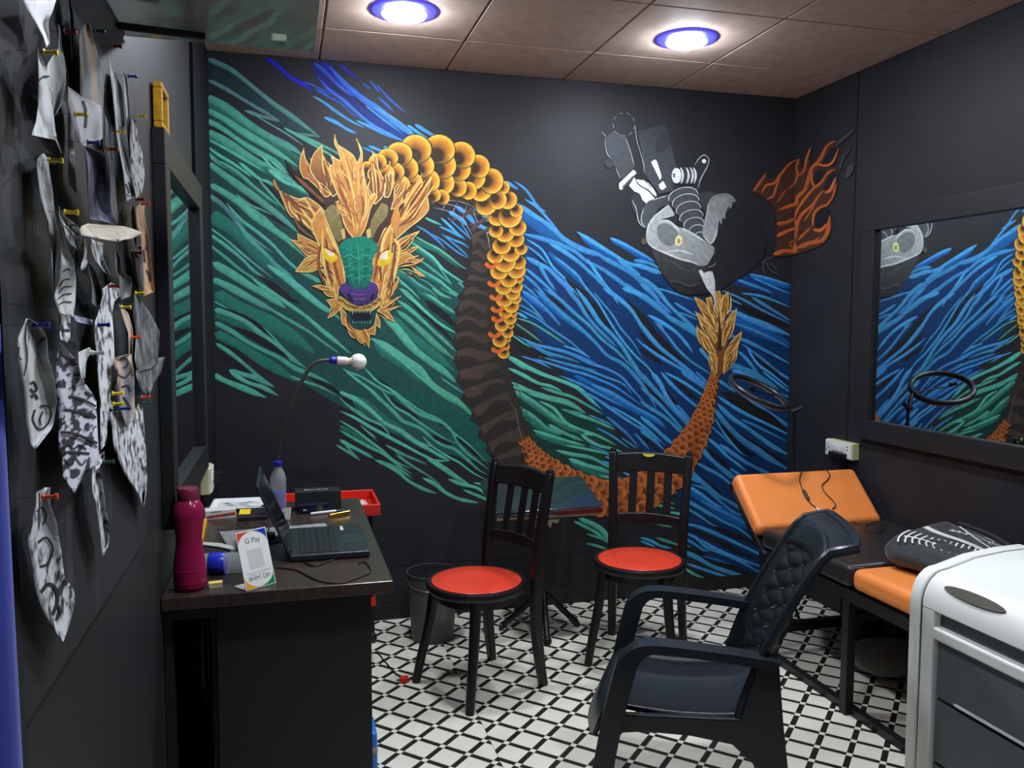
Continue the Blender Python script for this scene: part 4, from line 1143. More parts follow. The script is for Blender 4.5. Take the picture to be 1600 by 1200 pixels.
# ---- plastic armchair, facing +y at the origin
def armchair():
    t = thing('plastic_armchair', 'dark plastic armchair with a studded quilted backrest beside the tattoo bed', 'chair', (0, 0, 0))
    def seat(u, v):
        x = -.21+.42*u; y_ = -.20+.46*v
        z = .395 + .03*((2*u-1)**2)*(1 if abs(2*u-1) > .3 else .6) - .03*math.sin(v*PI)*.6 + (.012 if v < .06 else 0)
        if v > .86: z -= .10*((v-.86)/.14)**2
        y_ += .03*math.sin(u*PI)*v
        return (x, y_, z)
    obj('seat', MB().grid(seat, 16, 18), m_plas, t, smooth='all', solid=.012)
    for s in (-1, 1):
        # armrest: wide flat arm bending into the front leg
        arc = catmull([(s*.228, -.215, .580), (s*.230, -.10, .592), (s*.232, .05, .602), (s*.232, .115, .600), (s*.235, .155, .575), (s*.238, .180, .52), (s*.246, .225, .30), (s*.256, .262, .02), (s*.256, .265, 0)], .2)
        n = len(arc); vs_ = []; fs = []
        for i, q in enumerate(arc):
            d = (arc[min(i+1, n-1)]-arc[max(i-1, 0)]).normalized(); nn = Vector((1, 0, 0)).cross(d); 
            k = i/(n-1); wx = .027+.004*math.sin(k*PI); th = .012+.016*max(0, min(1, (k-.35)*4))
            for a, b_ in ((-1,-1),(1,-1),(1,1),(-1,1)): vs_.append(q+Vector((a*wx, 0, 0))+nn*(b_*th))
        for i in range(n-1):
            for k in range(4): fs.append((i*4+k, i*4+(k+1) % 4, (i+1)*4+(k+1) % 4, (i+1)*4+k))
        fs += [(3,2,1,0), tuple((n-1)*4+k for k in range(4))]
        obj('arm_and_front_leg', MB().add(vs_, fs), m_plas, t, bevel=.009, seg=3, smooth=True)
        # side skirt and wide back leg
        sk = [(.232, .345), (.222, .405), (-.13, .42), (-.175, .585), (-.225, .585), (-.24, .42), (-.292, .0), (-.228, .0), (-.195, .22), (-.165, .30), (-.11, .348), (0, .362), (.12, .362)]
        obj('side_and_back_leg', MB().prism(sk, (s*.215-.011+s*.012, 0, 0), (0, 1, 0), (0, 0, 1), (.022, 0, 0)), m_plas, t, bevel=.005)
    # backrest: curved shell, quilted middle, smooth head band
    def byy(u, v): return -.20-.165*v**1.5-.02*(1-(2*u-1)**2)+.075*(2*u-1)**2*max(0., 1-v)**.7
    def back(u, v):
        x = (-.215+.43*u)*(1-.06*v*v*v); z = .40+.50*v; y_ = byy(u, v)
        if .10 < u < .90 and .06 < v < .80:
            a = (u-.1)/.8*5; b_ = (v-.06)/.74*12
            q = abs(math.sin((a+b_)*PI/2))*abs(math.sin((a-b_)*PI/2)); y_ += .012*q**.5-.004
        if v > .93: y_ -= .05*((v-.93)/.07)**2; z -= .008*((v-.93)/.07)**2
        return (x, y_, z)
    obj('backrest', MB().grid(back, 60, 90), m_plas, t, smooth='all', solid=.010)
    obj('head_band', MB().grid(lambda u, v: ((-.20+.40*u)*.95, byy(u, .83+.14*v)+.012, .40+.50*(.83+.14*v)-.02*(2*u-1)**2), 20, 5), m_plas, t, smooth='all', solid=.006)
    stud_mesh = None
    for i in range(0, 6):
        for j in range(0, 13):
            if (i+j) % 2 == 0:
                u = .1+.8*i/5; v = .06+.74*j/12
                if .08 < u < .92 and v < .81:
                    p = Vector(back(u, v-.0001)) ; p.y = byy(u, v)+.004
                    if stud_mesh is None:
                        so_ = obj('stud', MB().lathe([(.0042, 0), (.0036, .003), (.001, .0045)], (0, 0, 0), 8, axis=(0, 1, .2)), m_chrome, t, smooth=True); stud_mesh = so_.data
                    else:
                        so_ = bpy.data.objects.new('stud', stud_mesh); COL.objects.link(so_); so_.parent = t
                    so_.location = p
    rim = [Vector(back(0, k/20))+Vector((-.004, 0, 0)) for k in range(21)]+[Vector(back(k/16, 1)) for k in range(1, 17)]+[Vector(back(1, 1-k/20))+Vector((.004, 0, 0)) for k in range(1, 21)]
    obj('back_rim', MB().tube(rim, .014, 8), m_plas, t, smooth=True)
    obj('back_apron', MB().box((-.2, -.245, .30), (.2, -.225, .40)), m_plas, t, bevel=.004)
    return t
ac = armchair(); place(ac, 1.138, 2.190, (-.901, .434))

# ---- tattoo bed
t = thing('tattoo_bed', 'orange and black padded tattoo bed with raised headrest and black steel frame', 'bed', (2.33, 2.7, 0))
def pad(mb, lo, hi, r=.03, n=6):
    x0, y0, z0 = lo; x1, y1, z1 = hi
    return mb.box(lo, hi)
obj('seat_pad', MB().box((2.0, 2.60, .485), (2.645, 3.205, .575)), m_blackl, t, bevel=.028, seg=5, smooth=True)
obj('foot_pad', MB().box((2.0, 2.10, .490), (2.645, 2.595, .572)), m_orange, t, bevel=.028, seg=5, smooth=True)
R45 = Matrix.Translation((0, 3.205, .568)) @ Matrix.Rotation(math.radians(43.5), 4, 'X')
obj('headrest_pad', MB().box((1.995, 0, -.075), (2.64, .305, 0), R45), m_orange, t, bevel=.026, seg=5, smooth=True)
obj('headrest_board', MB().box((2.0, -.02, -.092), (2.64, .30, -.077), R45), m_metal, t)
for X in (2.022, 2.618):
    obj('side_rail', MB().box((X-.018, 2.12, .44), (X+.018, 3.22, .482)), m_metal, t)
    for Y in (3.195, 2.625, 2.14):
        obj('leg', MB().box((X-.018, Y-.018, .0), (X+.018, Y+.018, .44)), m_metal, t, bevel=.002)
    obj('floor_runner', MB().box((X+.02-.016, 2.12, .0), (X+.02+.016, 3.21, .03)), m_metal, t)
for Y in (3.195, 2.14):
    obj('cross_bar', MB().box((2.04, Y-.016, .10), (2.6, Y+.016, .14)), m_metal, t)
obj('cross_bar', MB().box((2.04, 2.60, .36), (2.6, 2.64, .39)), m_metal, t)
obj('prop_bar', MB().bar((2.0, 3.18, .46), (1.992, 3.43, .70), .008, .02), m_chrome, t)

# ---- white plastic cabinet in the near right corner
m_cabw = M('white_cabinet_plastic', (240, 240, 234), rough=.32, var=.03, scale=5, bump=.03, bscale=200)
m_cabg = M('grey_cabinet_panel', (98, 102, 108), rough=.5, var=.08, scale=6, bump=.05, bscale=150)
t = thing('plastic_cabinet', 'white plastic cabinet with domed top and grey front at the near right corner', 'cabinet', (2.0, 1.72, 0))
def cabprof(ins=0.):
    # X-Z outline of the body: front face, rounded front edge, gently domed lid
    P = [(1.775+ins, 0), (1.772+ins, .40), (1.770+ins, .66)]
    P += [(1.770+ins+.075*(1-math.cos(a)), .66+.098*math.sin(a)-ins) for a in [PI/2*k/7 for k in range(1, 8)]]
    P += [(1.95, .785-ins), (2.06, .797-ins), (2.16, .80-ins), (2.215, .785-ins), (2.235, .74-ins), (2.24, 0)]
    return P
obj('end_panel', MB().prism(cabprof(), (0, 1.990, 0), (1, 0, 0), (0, 0, 1), (0, .040, 0)), m_cabw, t, bevel=.005, seg=3, smooth=True)
obj('groove', MB().prism(cabprof(.007), (0, 1.980, 0), (1, 0, 0), (0, 0, 1), (0, .012, 0)), M('dark_groove', (60, 60, 60), rough=.7), t)
body = cabprof(.001)
core = obj('lid', MB().prism([p for p in [(1.771, .655)]+body[3:-1]+[(2.238, .655)]], (0, 1.44, 0), (1, 0, 0), (0, 0, 1), (0, .541, 0)), m_cabw, t, bevel=.004, seg=2, smooth=True)
obj('body', MB().box((1.80, 1.44, 0), (2.238, 1.981, .655)), m_cabg, t)
obj('corner_post', MB().box((1.772, 1.935, 0), (1.80, 1.981, .655)), m_cabw, t, bevel=.004)
obj('corner_post', MB().box((1.772, 1.44, 0), (1.80, 1.486, .655)), m_cabw, t, bevel=.004)
obj('front_ledge', MB().box((1.768, 1.486, .575), (1.80, 1.935, .612)), m_cabw, t, bevel=.008, seg=3)
for z0, z1 in ((.405, .57), (.215, .395), (.03, .205)):
    dr = obj('drawer_front', MB().box((1.786, 1.49, z0), (1.802, 1.931, z1)), m_cabg, t, bevel=.004)
    obj('drawer_grip', MB().box((1.780, 1.56, z0+.004), (1.79, 1.86, z0+.012)), m_cabw, dr, bevel=.003)
hs = [(.105*math.cos(a), .016*math.sin(a)) for a in [2*PI*k/24 for k in range(24)]]
obj('handle_slot', MB().prism(hs, (1.792, 1.815, .728), (0, 1, 0), (.62, 0, .78), (-.0025, 0, .002)), M('slot_grey', (78, 74, 64), rough=.6), t, bevel=.0015)
# ================================================================== DESK AND WHAT STANDS ON IT
m_desk = M('dark_wenge_laminate', (52, 42, 38), rough=.26, rgb2=(70, 58, 52), scale=9, stretch=(6, 1, 1), bump=.02)
m_deskb = M('black_desk_panel', (24, 24, 25), rough=.5, var=.15, scale=8)
DZ = .75
t = thing('desk', 'dark laminate desk with black panels standing against the left wall', 'desk', (-.02, 2.87, 0))
obj('top', MB().box((XL+.002, 2.304, .715), (.28, 3.44, DZ)), m_desk, t, bevel=.003)
obj('end_panel', MB().box((-.195, 2.35, 0), (.222, 2.372, .715)), m_deskb, t, bevel=.002)
obj('front_panel', MB().box((.206, 2.372, 0), (.224, 3.40, .715)), m_deskb, t)
obj('back_panel', MB().box((-.31, 3.38, 0), (.206, 3.40, .715)), m_deskb, t)
obj('inner_panel', MB().box((-.213, 2.40, 0), (-.195, 3.38, .715)), m_deskb, t)
obj('stile', MB().box((XL+.002, 2.345, 0), (XL+.022, 2.40, .715)), m_deskb, t)
obj('apron', MB().box((XL+.022, 2.345, .675), (-.195, 2.365, .715)), m_deskb, t)

m_glass = M('clear_pet', (206, 212, 216), rough=.07, var=.03, alpha=.34, spec=.8)
m_bluec = M('blue_cap', (24, 34, 168), rough=.35, var=.05)
m_purple = M('translucent_maroon_plastic', (176, 36, 88), rough=.22, var=.06, scale=10, trans=.35, ior=1.3, spec=.5)
m_purplec = M('maroon_cap', (122, 30, 62), rough=.45, var=.05)
# maroon bottle
bx, by = -.262, 2.378
t = thing('maroon_bottle', 'tall translucent maroon water bottle on the near left corner of the desk', 'bottle', (bx, by, DZ))
prof = [(.034, 0), (.040, .003), (.0425, .012), (.0425, .05), (.041, .075), (.037, .10), (.0335, .128), (.0335, .14), (.036, .165), (.0395, .19), (.0415, .205), (.041, .218), (.036, .232), (.028, .243), (.0235, .248), (.0235, .252)]
obj('body', MB().lathe(prof, (bx, by, DZ), 32), m_purple, t, smooth='all')
obj('cap', MB().lathe([(.0265, .2445), (.0275, .246), (.0275, .274), (.0255, .277), (.003, .277)], (bx, by, DZ), 32), m_purplec, t, smooth=True)
for z in (.020, .052): obj('ridge', MB().lathe([(.0424, z), (.0434, z+.002), (.0434, z+.004), (.0424, z+.006)], (bx, by, DZ), 32), m_purple, t, smooth=True)
# clear bottle lying down
t = thing('clear_bottle', 'clear plastic bottle with blue label lying behind the payment sign', 'bottle', (-.19, 2.50, DZ))
A = Vector((-.262, 2.505, DZ+.031)); D = Vector((1, -.12, 0)).normalized()
obj('body', MB().lathe([(.026, 0), (.030, .004), (.030, .012), (.028, .016), (.030, .02), (.030, .035), (.028, .04), (.030, .044), (.030, .125), (.026, .145), (.016, .165), (.0125, .172), (.0125, .18)], A, 24, axis=D), m_glass, t, smooth='all')
obj('label_band', MB().lathe([(.0304, .040), (.0308, .0405), (.0308, .084), (.0304, .0845)], A, 24, axis=D), M('blue_label', (30, 52, 190), rgb2=(90, 130, 220), scale=30, pos=.66, hard=.06, rough=.3), t, smooth=True)
obj('cap', MB().lathe([(.0145, .178), (.015, .18), (.015, .194), (.013, .196)], A, 20, axis=D), m_bluec, t, smooth=True)
# standing water bottle
bx, by = -.036, 3.20
t = thing('water_bottle', 'clear water bottle with blue cap standing behind the laptop lid', 'bottle', (bx, by, DZ))
prof = [(.024, 0), (.0285, .004), (.029, .02), (.027, .03), (.029, .04), (.029, .115), (.0295, .125), (.0285, .142), (.0235, .162), (.0145, .178), (.013, .182), (.013, .19)]
obj('body', MB().lathe(prof, (bx, by, DZ), 28), m_glass, t, smooth='all')
obj('water', MB().lathe([(.022, .003), (.0262, .006), (.0262, .088), (.002, .088)], (bx, by, DZ), 24), M('blue_label_deep', (20, 30, 180), rough=.3, var=.1), t, smooth=True)['label'] = 'deep blue lower half'
obj('cap', MB().lathe([(.0155, .187), (.0165, .189), (.0165, .202), (.015, .205), (.003, .205)], (bx, by, DZ), 24), m_bluec, t, smooth=True)
# match box
t = thing('matchbox', 'small yellow and white matchbox beside the maroon bottle', 'box', (-.195, 2.372, DZ))
Mz = Matrix.Translation((-.196, 2.372, DZ)) @ Matrix.Rotation(.10, 4, 'Z')
obj('tray', MB().box((-.0175, -.011, .0), (.0175, .011, .013), Mz), M('match_cream', (226, 214, 170), rough=.6), t, bevel=.0008)
obj('sleeve_top', MB().box((-.018, -.0115, .0131), (.018, .0115, .0142), Mz), M('match_yellow', (246, 206, 40), rough=.45, rgb2=(250, 232, 150), scale=60), t)
# payment sign
t = thing('payment_sign', 'white acrylic payment sign with coloured corners reading G Pay', 'sign', (-.09, 2.35, DZ))
a = onz(385, 924, DZ+.001); b_ = onz(431.5, 910.5, DZ+.001); ex = (b_-a); wid = ex.length; ex = ex.normalized()
nf = Vector((ex.y, -ex.x, 0)); tilt = math.radians(17); ey = (Vector((0, 0, 1))*math.cos(tilt) - nf*math.sin(tilt)).normalized(); ez = ex.cross(ey).normalized()
if ez.dot(nf) < 0: ez = -ez
hh = .158
m_sign = M('sign_white', (244, 246, 240), rough=.25, var=.02)
def rect(x0, x1, y0, y1, z): return [a+ex*x+ey*y_+ez*z for x, y_ in ((x0, y0), (x1, y0), (x1, y1), (x0, y1))]
obj('panel', MB().prism([(0, 0), (wid, 0), (wid, hh), (0, hh)], a, ex, ey, -ez*.003), m_sign, t, bevel=.0006)
obj('foot', MB().prism([(0, 0), (wid, 0), (wid, .055), (0, .055)], a-ez*.003+Vector((0, 0, .0001)), ex, -nf, Vector((0, 0, .003))), m_sign, t)
def corner(name, cx, cy, sx, sy, col):
    pts = [(cx, cy), (cx+sx*wid*.55, cy)]+[(cx+sx*wid*.55*(1-math.sin(q)), cy+sy*.034*(1-math.cos(q))) for q in [PI/2*k/8 for k in range(1, 8)]]+[(cx, cy+sy*.034)]
    obj(name, MB().prism(pts, a+ez*.0002, ex, ey, ez*.0004), M('print_'+name, col, rough=.3, var=.02), t)
mg = .0025
corner('corner_red', mg, hh-mg, 1, -1, (222, 74, 44)); corner('corner_blue', wid-mg, hh-mg, -1, -1, (22, 60, 190)); corner('corner_orange', mg, mg, 1, 1, (240, 168, 40)); corner('corner_green', wid-mg, mg, -1, 1, (28, 140, 70))
m_ink = M('print_grey', (96, 98, 100), rough=.5, var=.05)
obj('lettering', text_mesh('G Pay', .020, a+ex*wid*.5+ey*hh*.82, ex, ey, ez), m_ink, t)
obj('lettering', text_mesh('BHIM  UPI', .0155, a+ex*wid*.5+ey*hh*.17, ex, ey, ez), m_ink, t)
ln = MB()
for x0, x1, y_ in ((.12, .88, .265), (.2, .40, .225), (.48, .72, .225)): ln.add(rect(wid*x0, wid*x1, hh*y_, hh*y_+.0014, .0006), [(0, 1, 2, 3)])
obj('fine_print', ln, M('print_fine', (150, 152, 150), rough=.5), t)
obj('code_area', MB().add(rect(wid*.26, wid*.74, hh*.34, hh*.67, .0005), [(0, 1, 2, 3)]), M('print_plain_grey', (214, 216, 212), rough=.5, var=.02), t)
# laptop (screen side faces the room)
m_lap = M('laptop_dark_green_grey', (34, 42, 44), rough=.38, var=.08, scale=20)
t = thing('laptop', 'open dark laptop seen from the side with lid tilted back', 'laptop', (.12, 2.72, DZ))
obj('base', MB().box((.002, 2.555, DZ+.003), (.240, 2.905, DZ+.021)), m_lap, t, bevel=.004)
kb = MB()
for i in range(6):
    for j in range(14): kb.box((.030+i*.0195, 2.575+j*.0222, DZ+.0212), (.0465+i*.0195, 2.594+j*.0222, DZ+.0228))
obj('keyboard', kb, M('key_black', (22, 28, 30), rough=.45), t)
lg = MB()
for i in range(6):
    for j in range(14): lg.box((.036+i*.0195, 2.582+j*.0222, DZ+.0229), (.040+i*.0195, 2.586+j*.0222, DZ+.0231))
obj('key_legends', lg, M('key_legend', (96, 106, 104), rough=.5), t)
obj('touchpad', MB().box((.160, 2.66, DZ+.0211), (.228, 2.765, DZ+.0217)), M('touchpad', (44, 54, 56), rough=.3), t)
for y0, y1 in ((2.835, 2.865), (2.872, 2.888)): obj('sticker', MB().box((.168, y0, DZ+.0211), (.178, y1, DZ+.0216)), m_white, t)
LM = Matrix.Translation((.004, 0, DZ+.022)) @ Matrix.Rotation(-math.atan2(.092, .217), 4, 'Y')
ld = obj('lid', MB().box((-.007, 2.557, 0), (.0, 2.903, .236), LM), m_lap, t, bevel=.003)
obj('screen', MB().box((.0002, 2.572, .018), (.0008, 2.888, .224), LM), M('screen_off', (10, 12, 13), rough=.12), ld)
obj('hinge', MB().tube([(.004, 2.60, DZ+.022), (.004, 2.86, DZ+.022)], .005, 10), m_metal, t)
# gooseneck lamp
t = thing('gooseneck_lamp', 'bare bulb gooseneck lamp with blue collar on the desk', 'lamp', (-.06, 3.30, DZ))
obj('base', MB().lathe([(.045, 0), (.045, .008), (.02, .016), (.008, .022)], (-.06, 3.34, DZ), 24), m_metal, t, smooth=True)
GP = [Vector((-.06, 3.34, DZ+.02)), Vector((-.052, 3.325, .82))] + [ony(a_, b2, 3.3) for a_, b2 in ((432, 740), (436, 705), (441, 680), (448, 652), (457, 627), (468, 603), (479, 582), (489, 569), (499, 564), (508, 563), (517, 562))]
gp = catmull(GP, .2)
nk = obj('neck', MB().tube(gp, .0078, 12), M('gooseneck_grey', (104, 98, 92), rough=.35, metal=.8, var=.2, scale=80), t, smooth=True)
e0 = ony(514, 562.5, 3.3); e1 = ony(560.5, 565.5, 3.3); dx = (e1-e0).normalized(); L_ = (e1-e0).length
obj('collar', MB().lathe([(.009, 0), (.0135, .004), (.0145, .010), (.0145, .026), (.013, .03)], e0, 20, axis=dx), m_bluec, t, smooth=True)
obj('socket', MB().lathe([(.013, .029), (.0165, .031), (.0165, .068), (.0145, .07), (.0118, .0705)], e0, 20, axis=dx), M('cream_socket', (232, 224, 206), rough=.4), t, smooth=True)
bl = [(.012, .069), (.0135, .078), (.0185, .092), (.0195, .095)]
obj('bulb_base', MB().lathe(bl, e0, 24, axis=dx), M('bulb_cream', (224, 216, 176), rough=.4), t, smooth=True)
R_ = .0325; cc = L_-.002
obj('bulb', MB().lathe([(R_*math.sin(q), cc-R_*math.cos(q)) for q in [math.radians(38)+(PI-math.radians(38))*k/12 for k in range(12)]]+[(.0008, cc+R_)], e0, 28, axis=dx), M('bulb_milk', (246, 246, 240), rough=.25, var=.01), t, smooth='all')
# black box and phone box
m_bbox = M('matt_black_box', (40, 44, 44), rough=.5, var=.05)
t = thing('black_box', 'long black cardboard box with a line of white print on top at the desk back', 'box', (.11, 3.29, DZ))
obj('carton', MB().box((.024, 3.245, DZ), (.196, 3.325, DZ+.074)), m_bbox, t, bevel=.0012)
for k_, (x0, w_, h_) in enumerate(((.060, .008, .010), (.070, .006, .006), (.078, .006, .006), (.086, .005, .006), (.093, .009, .006), (.104, .005, .006), (.111, .008, .010), (.121, .006, .006), (.129, .006, .006), (.137, .004, .006), (.143, .005, .010))):
    obj('printed_mark', MB().box((x0, 3.280, DZ+.0741), (x0+w_, 3.280+h_*1.3, DZ+.0745)), m_white, t)
t = thing('small_dark_box', 'small glossy navy box leaning before the long black box', 'box', (.095, 3.215, DZ))
obj('carton', MB().box((.036, 3.198, DZ), (.150, 3.232, DZ+.036)), M('navy_gloss_card', (22, 24, 40), rough=.2, rgb2=(34, 38, 70), scale=30), t, bevel=.0012)
obj('silver_edge', MB().box((.036, 3.1972, DZ+.033), (.150, 3.1979, DZ+.0355)), m_chrome, t)
obj('print_block', MB().box((.104, 3.1972, DZ+.004), (.124, 3.1979, DZ+.030)), M('print_olive', (84, 82, 64), rough=.4), t)
obj('print_mark', MB().box((.052, 3.1972, DZ+.012), (.066, 3.1979, DZ+.017)), m_white, t)
# pen and gold pen
t = thing('white_pen', 'white pen lying before the navy box', 'pen', (.14, 3.11, DZ))
p0 = onz(485, 803, DZ+.006); p1 = onz(541, 796.5, DZ+.006)
obj('barrel', MB().tube([p0, p0.lerp(p1, .04), p0.lerp(p1, .7)], [.003, .0055, .0055], 12), m_white, t, smooth=True)
obj('tip', MB().tube([p0.lerp(p1, .7), p0.lerp(p1, .86), p1], [.0045, .003, .001], 12), M('pen_blue', (60, 84, 140), rough=.4), t, smooth=True)
t = thing('gold_tube', 'shiny gold cylinder beside the white pen', 'tube', (.19, 3.07, DZ))
p0 = onz(514, 806, DZ+.008); p1 = onz(545, 800, DZ+.008); m_gold = M('polished_gold', (250, 196, 60), rough=.14, metal=1., var=.04)
obj('body', MB().tube([p0, p0.lerp(p1, .62)], .0075, 16), m_gold, t, smooth=True)
obj('cap', MB().tube([p0.lerp(p1, .64), p1], .008, 16), m_gold, t, smooth=True)
# bubble wrap
m_bub = M('bubble_wrap', (206, 212, 214), rough=.25, rgb2=(150, 156, 160), scale=90, bump=.6, bscale=160, trans=.3, ior=1.2)
P4 = [onz(*p, DZ+.006) for p in ((342, 829), (508, 816), (516, 826), (362, 862))]
def bub(u, v):
    p = P4[0].lerp(P4[1], u).lerp(P4[3].lerp(P4[2], u), v); p.z = DZ+.0024+.0024*abs(math.sin(u*60)*math.sin(v*28))
    return p
tag(obj('bubble_wrap', MB().grid(bub, 90, 40), m_bub, smooth='all'), 'crumpled sheet of bubble wrap lying under the laptop', 'wrap')
# styrofoam tray / paper sheets
m_foam = M('white_foam', (238, 240, 240), rough=.5, var=.03)
t = thing('foam_tray', 'white foam tray with grey sketch at the desk back corner', 'tray', (-.17, 3.25, DZ))
P4b = [onz(*p, DZ+.012) for p in ((325, 797), (432, 792), (412, 777), (334, 780))]
def tr(u, v):
    p = P4b[0].lerp(P4b[1], u).lerp(P4b[3].lerp(P4b[2], u), v); e = min(u, 1-u, v, 1-v); p.z = DZ+.003+(.010 if e < .06 else .001+.003*math.sin(u*PI)); return p
obj('sheet', MB().grid(tr, 24, 16), m_foam, t, smooth='all', solid=.002)
def sk(u, v):
    p = P4b[0].lerp(P4b[1], .12+.72*u).lerp(P4b[3].lerp(P4b[2], .12+.72*u), .2+.5*v); p.z = DZ+.0095; return p
obj('sketch', MB().grid(sk, 6, 4), M('pencil_sketch', (232, 232, 232), rgb2=(84, 86, 90), scale=26, stretch=(1, 3, 1), pos=.55, hard=.08, rough=.6), t)
# printed carton with sunset colours
t = thing('printed_carton', 'white carton with orange and blue print behind the maroon bottle', 'box', (-.22, 3.0, DZ))
q0 = onz(321, 812, DZ); q1 = onz(369, 808, DZ); d1 = (q1-q0); dn = Vector((-d1.y, d1.x, 0)).normalized()
obj('carton', MB().prism([(0, 0), (d1.length, 0), (d1.length, .030), (0, .030)], q0, d1.normalized(), (0, 0, 1), dn*.06), m_sign, t, bevel=.001)
obj('print_band', MB().prism([(.004, .002), (d1.length-.003, .008), (d1.length-.003, .020), (.004, .012)], q0-dn*.0006, d1.normalized(), (0, 0, 1), dn*.0005), M('print_sunset', (214, 92, 40), rgb2=(36, 76, 128), scale=9, stretch=(3, 1, 1), hard=.08, rough=.4), t)
obj('print_text', MB().prism([(.02, .0235), (.055, .0245), (.055, .0275), (.02, .0265)], q0-dn*.0006, d1.normalized(), (0, 0, 1), dn*.0005), m_ink, t)
# yellow note, black pouch, white cards, yellow booklet, tissue
def slab(name, label, cat, pts, z, th, mat):
    P = [onz(*p, DZ+z) for p in pts]; mb = MB(); n = len(P)
    mb.add([Vector((p.x, p.y, DZ+z)) for p in P]+[Vector((p.x, p.y, DZ+z+th)) for p in P], [tuple(range(n))[::-1], tuple(range(n, 2*n))]+[(i, (i+1) % n, (i+1) % n+n, i+n) for i in range(n)])
    return tag(obj(name, mb, mat), label, cat)
def wedge(name, label, cat, pts, z0, z1, mat): return slab(name, label, cat, pts, z0, z1-z0, mat)
slab('black_pouch', 'flat black pouch lying beneath the yellow note', 'pouch', ((372, 815), (418, 812), (414, 797), (378, 799)), .0005, .012, M('black_pouch', (26, 26, 28), rough=.6, bump=.1))
slab('yellow_note', 'small yellow paper note on the black pouch', 'note', ((373, 804), (391, 803.5), (392, 795.5), (375, 796)), .0128, .0008, M('yellow_note', (246, 206, 40), rough=.6))
slab('yellow_booklet', 'yellow booklet edge showing behind the maroon bottle', 'booklet', ((308, 850), (318, 846), (324, 816), (318, 814)), .0005, .012, M('yellow_card', (214, 160, 34), rough=.5))
slab('white_tissue', 'strip of white tissue near the lying bottle', 'tissue', ((316, 852), (340, 855), (367, 861), (366, 855), (345, 850), (318, 848)), .0035, .003, M('tissue', (214, 212, 206), rough=.8))
for nm, lab, q in (('white_card', 'white card propped behind the laptop, slanted to the left', ((434, 784), (441, 797), (446, 796), (444, 782))), ('white_card', 'upright white card behind the laptop beside the water bottle', ((444, 776), (444, 794), (453, 794), (455, 775)))):
    P = [ony(*p, 3.12 if 'upright' in lab else 3.135) for p in q]; zmin = min(p.z for p in P)
    tag(obj(nm, MB().add([p-Vector((0, 0, zmin-DZ-.0005)) for p in P], [(0, 1, 2, 3)]), m_white, solid=.002), lab, 'card', None)
# laptop charger cable, tangled black adapter
m_cable = M('black_cable', (16, 16, 18), rough=.45)
def cable(name, label, pts, r=.0022, mat=None, cat='cable'):
    return tag(obj(name, MB().tube(catmull(pts, .2), r, 8), mat or m_cable, smooth=True), label, cat)
cable('charger_cable', 'black charger cable looping in front of the laptop', [onz(x, y_, DZ+.0028) for x, y_ in ((430, 887), (460, 890), (480, 899), (500, 908), (530, 911), (556, 904), (576, 896), (579, 889), (570, 878), (560, 880))])
cable('audio_cable', 'thin black cable with plug lying at the laptop side', [onz(x, y_, DZ+.0028) for x, y_ in ((468, 870), (478, 880), (494, 884), (510, 878), (525, 873), (538, 868))])
tag(obj('power_adapter', MB().box((-.125, 2.84, DZ+.0005), (-.045, 2.88, DZ+.020)), m_bbox, bevel=.004), 'black power adapter among wires behind the payment sign', 'adapter')
cable('adapter_wire', 'thin wire trailing from the black power adapter to the booklet', [onz(x, y_, DZ+.003) for x, y_ in ((330, 817), (350, 817), (368, 818), (376, 822), (384, 815), (388, 818))], .0012, m_chrome)
cable('black_lead', 'short black lead dropping from the power adapter over the bubble wrap', [onz(x, y_, DZ+.0075) for x, y_ in ((408, 816), (419, 822), (420, 832), (417, 840), (420, 846), (412, 848))], .0018)
# ================================================================== OTHER THINGS IN THE ROOM
# ---- armrest stand wrapped in film
t = thing('padded_stand', 'film wrapped padded arm stand on a black tripod stand against the dragon wall', 'arm stand', (1.16, 3.72, 0))
AM = Matrix.Translation((0, 3.555, .625)) @ Matrix.Rotation(math.radians(17), 4, 'X')
m_film = M('film_wrapped_black_pad', (34, 44, 46), rough=.16, var=.15, scale=12, coat=.8, bump=.12, bscale=30)
pd = obj('pad', MB().box((.885, 0, -.028), (1.402, .315, .0), AM), m_film, t, bevel=.012, seg=4, smooth=True)
obj('tape_band', MB().box((.895, .004, -.046), (1.392, .30, -.029), AM), M('beige_tape', (150, 138, 118), rough=.35, rgb2=(120, 100, 84), scale=16), t, bevel=.003)
obj('maroon_patch', MB().box((1.16, -.0022, -.026), (1.398, -.0004, -.006), AM), M('maroon_film', (96, 26, 28), rough=.25, var=.2), pd, bevel=.0008)
obj('film_tatter', MB().prism([(0, 0), (.12, 0), (.11, -.02), (.085, -.012), (.075, -.04), (.06, -.018), (.045, -.062), (.02, -.055), (.0, -.03)], (1.075, 3.574, .575), (1, 0, 0), (0, 0, 1), (0, .001, 0)), M('film_scrap', (128, 122, 104), rough=.3, var=.2), t)
obj('column', MB().tube([(1.16, 3.71, .60), (1.16, 3.71, .10)], .018, 14), m_metal, t, smooth=True)
obj('tilt_bracket', MB().box((1.10, 3.66, .575), (1.22, 3.77, .602)), m_metal, t, bevel=.004)
obj('clamp_knob', MB().tube([(1.16, 3.69, .43), (1.16, 3.655, .43)], .014, 12), m_metal, t, smooth=True)
for fx, fy in ((1.13, 3.545), (.965, 3.785), (1.345, 3.735)):
    lg = obj('leg', MB().tube([(1.16, 3.71, .20), (1.16+(fx-1.16)*.96, 3.71+(fy-3.71)*.96, .018)], .015, 10), m_metal, t, smooth=True)
    obj('rubber_foot', MB().tube([(1.16+(fx-1.16)*.93, 3.71+(fy-3.71)*.93, .018), (fx, fy, .020)], .020, 10), m_metal, lg, smooth=True)

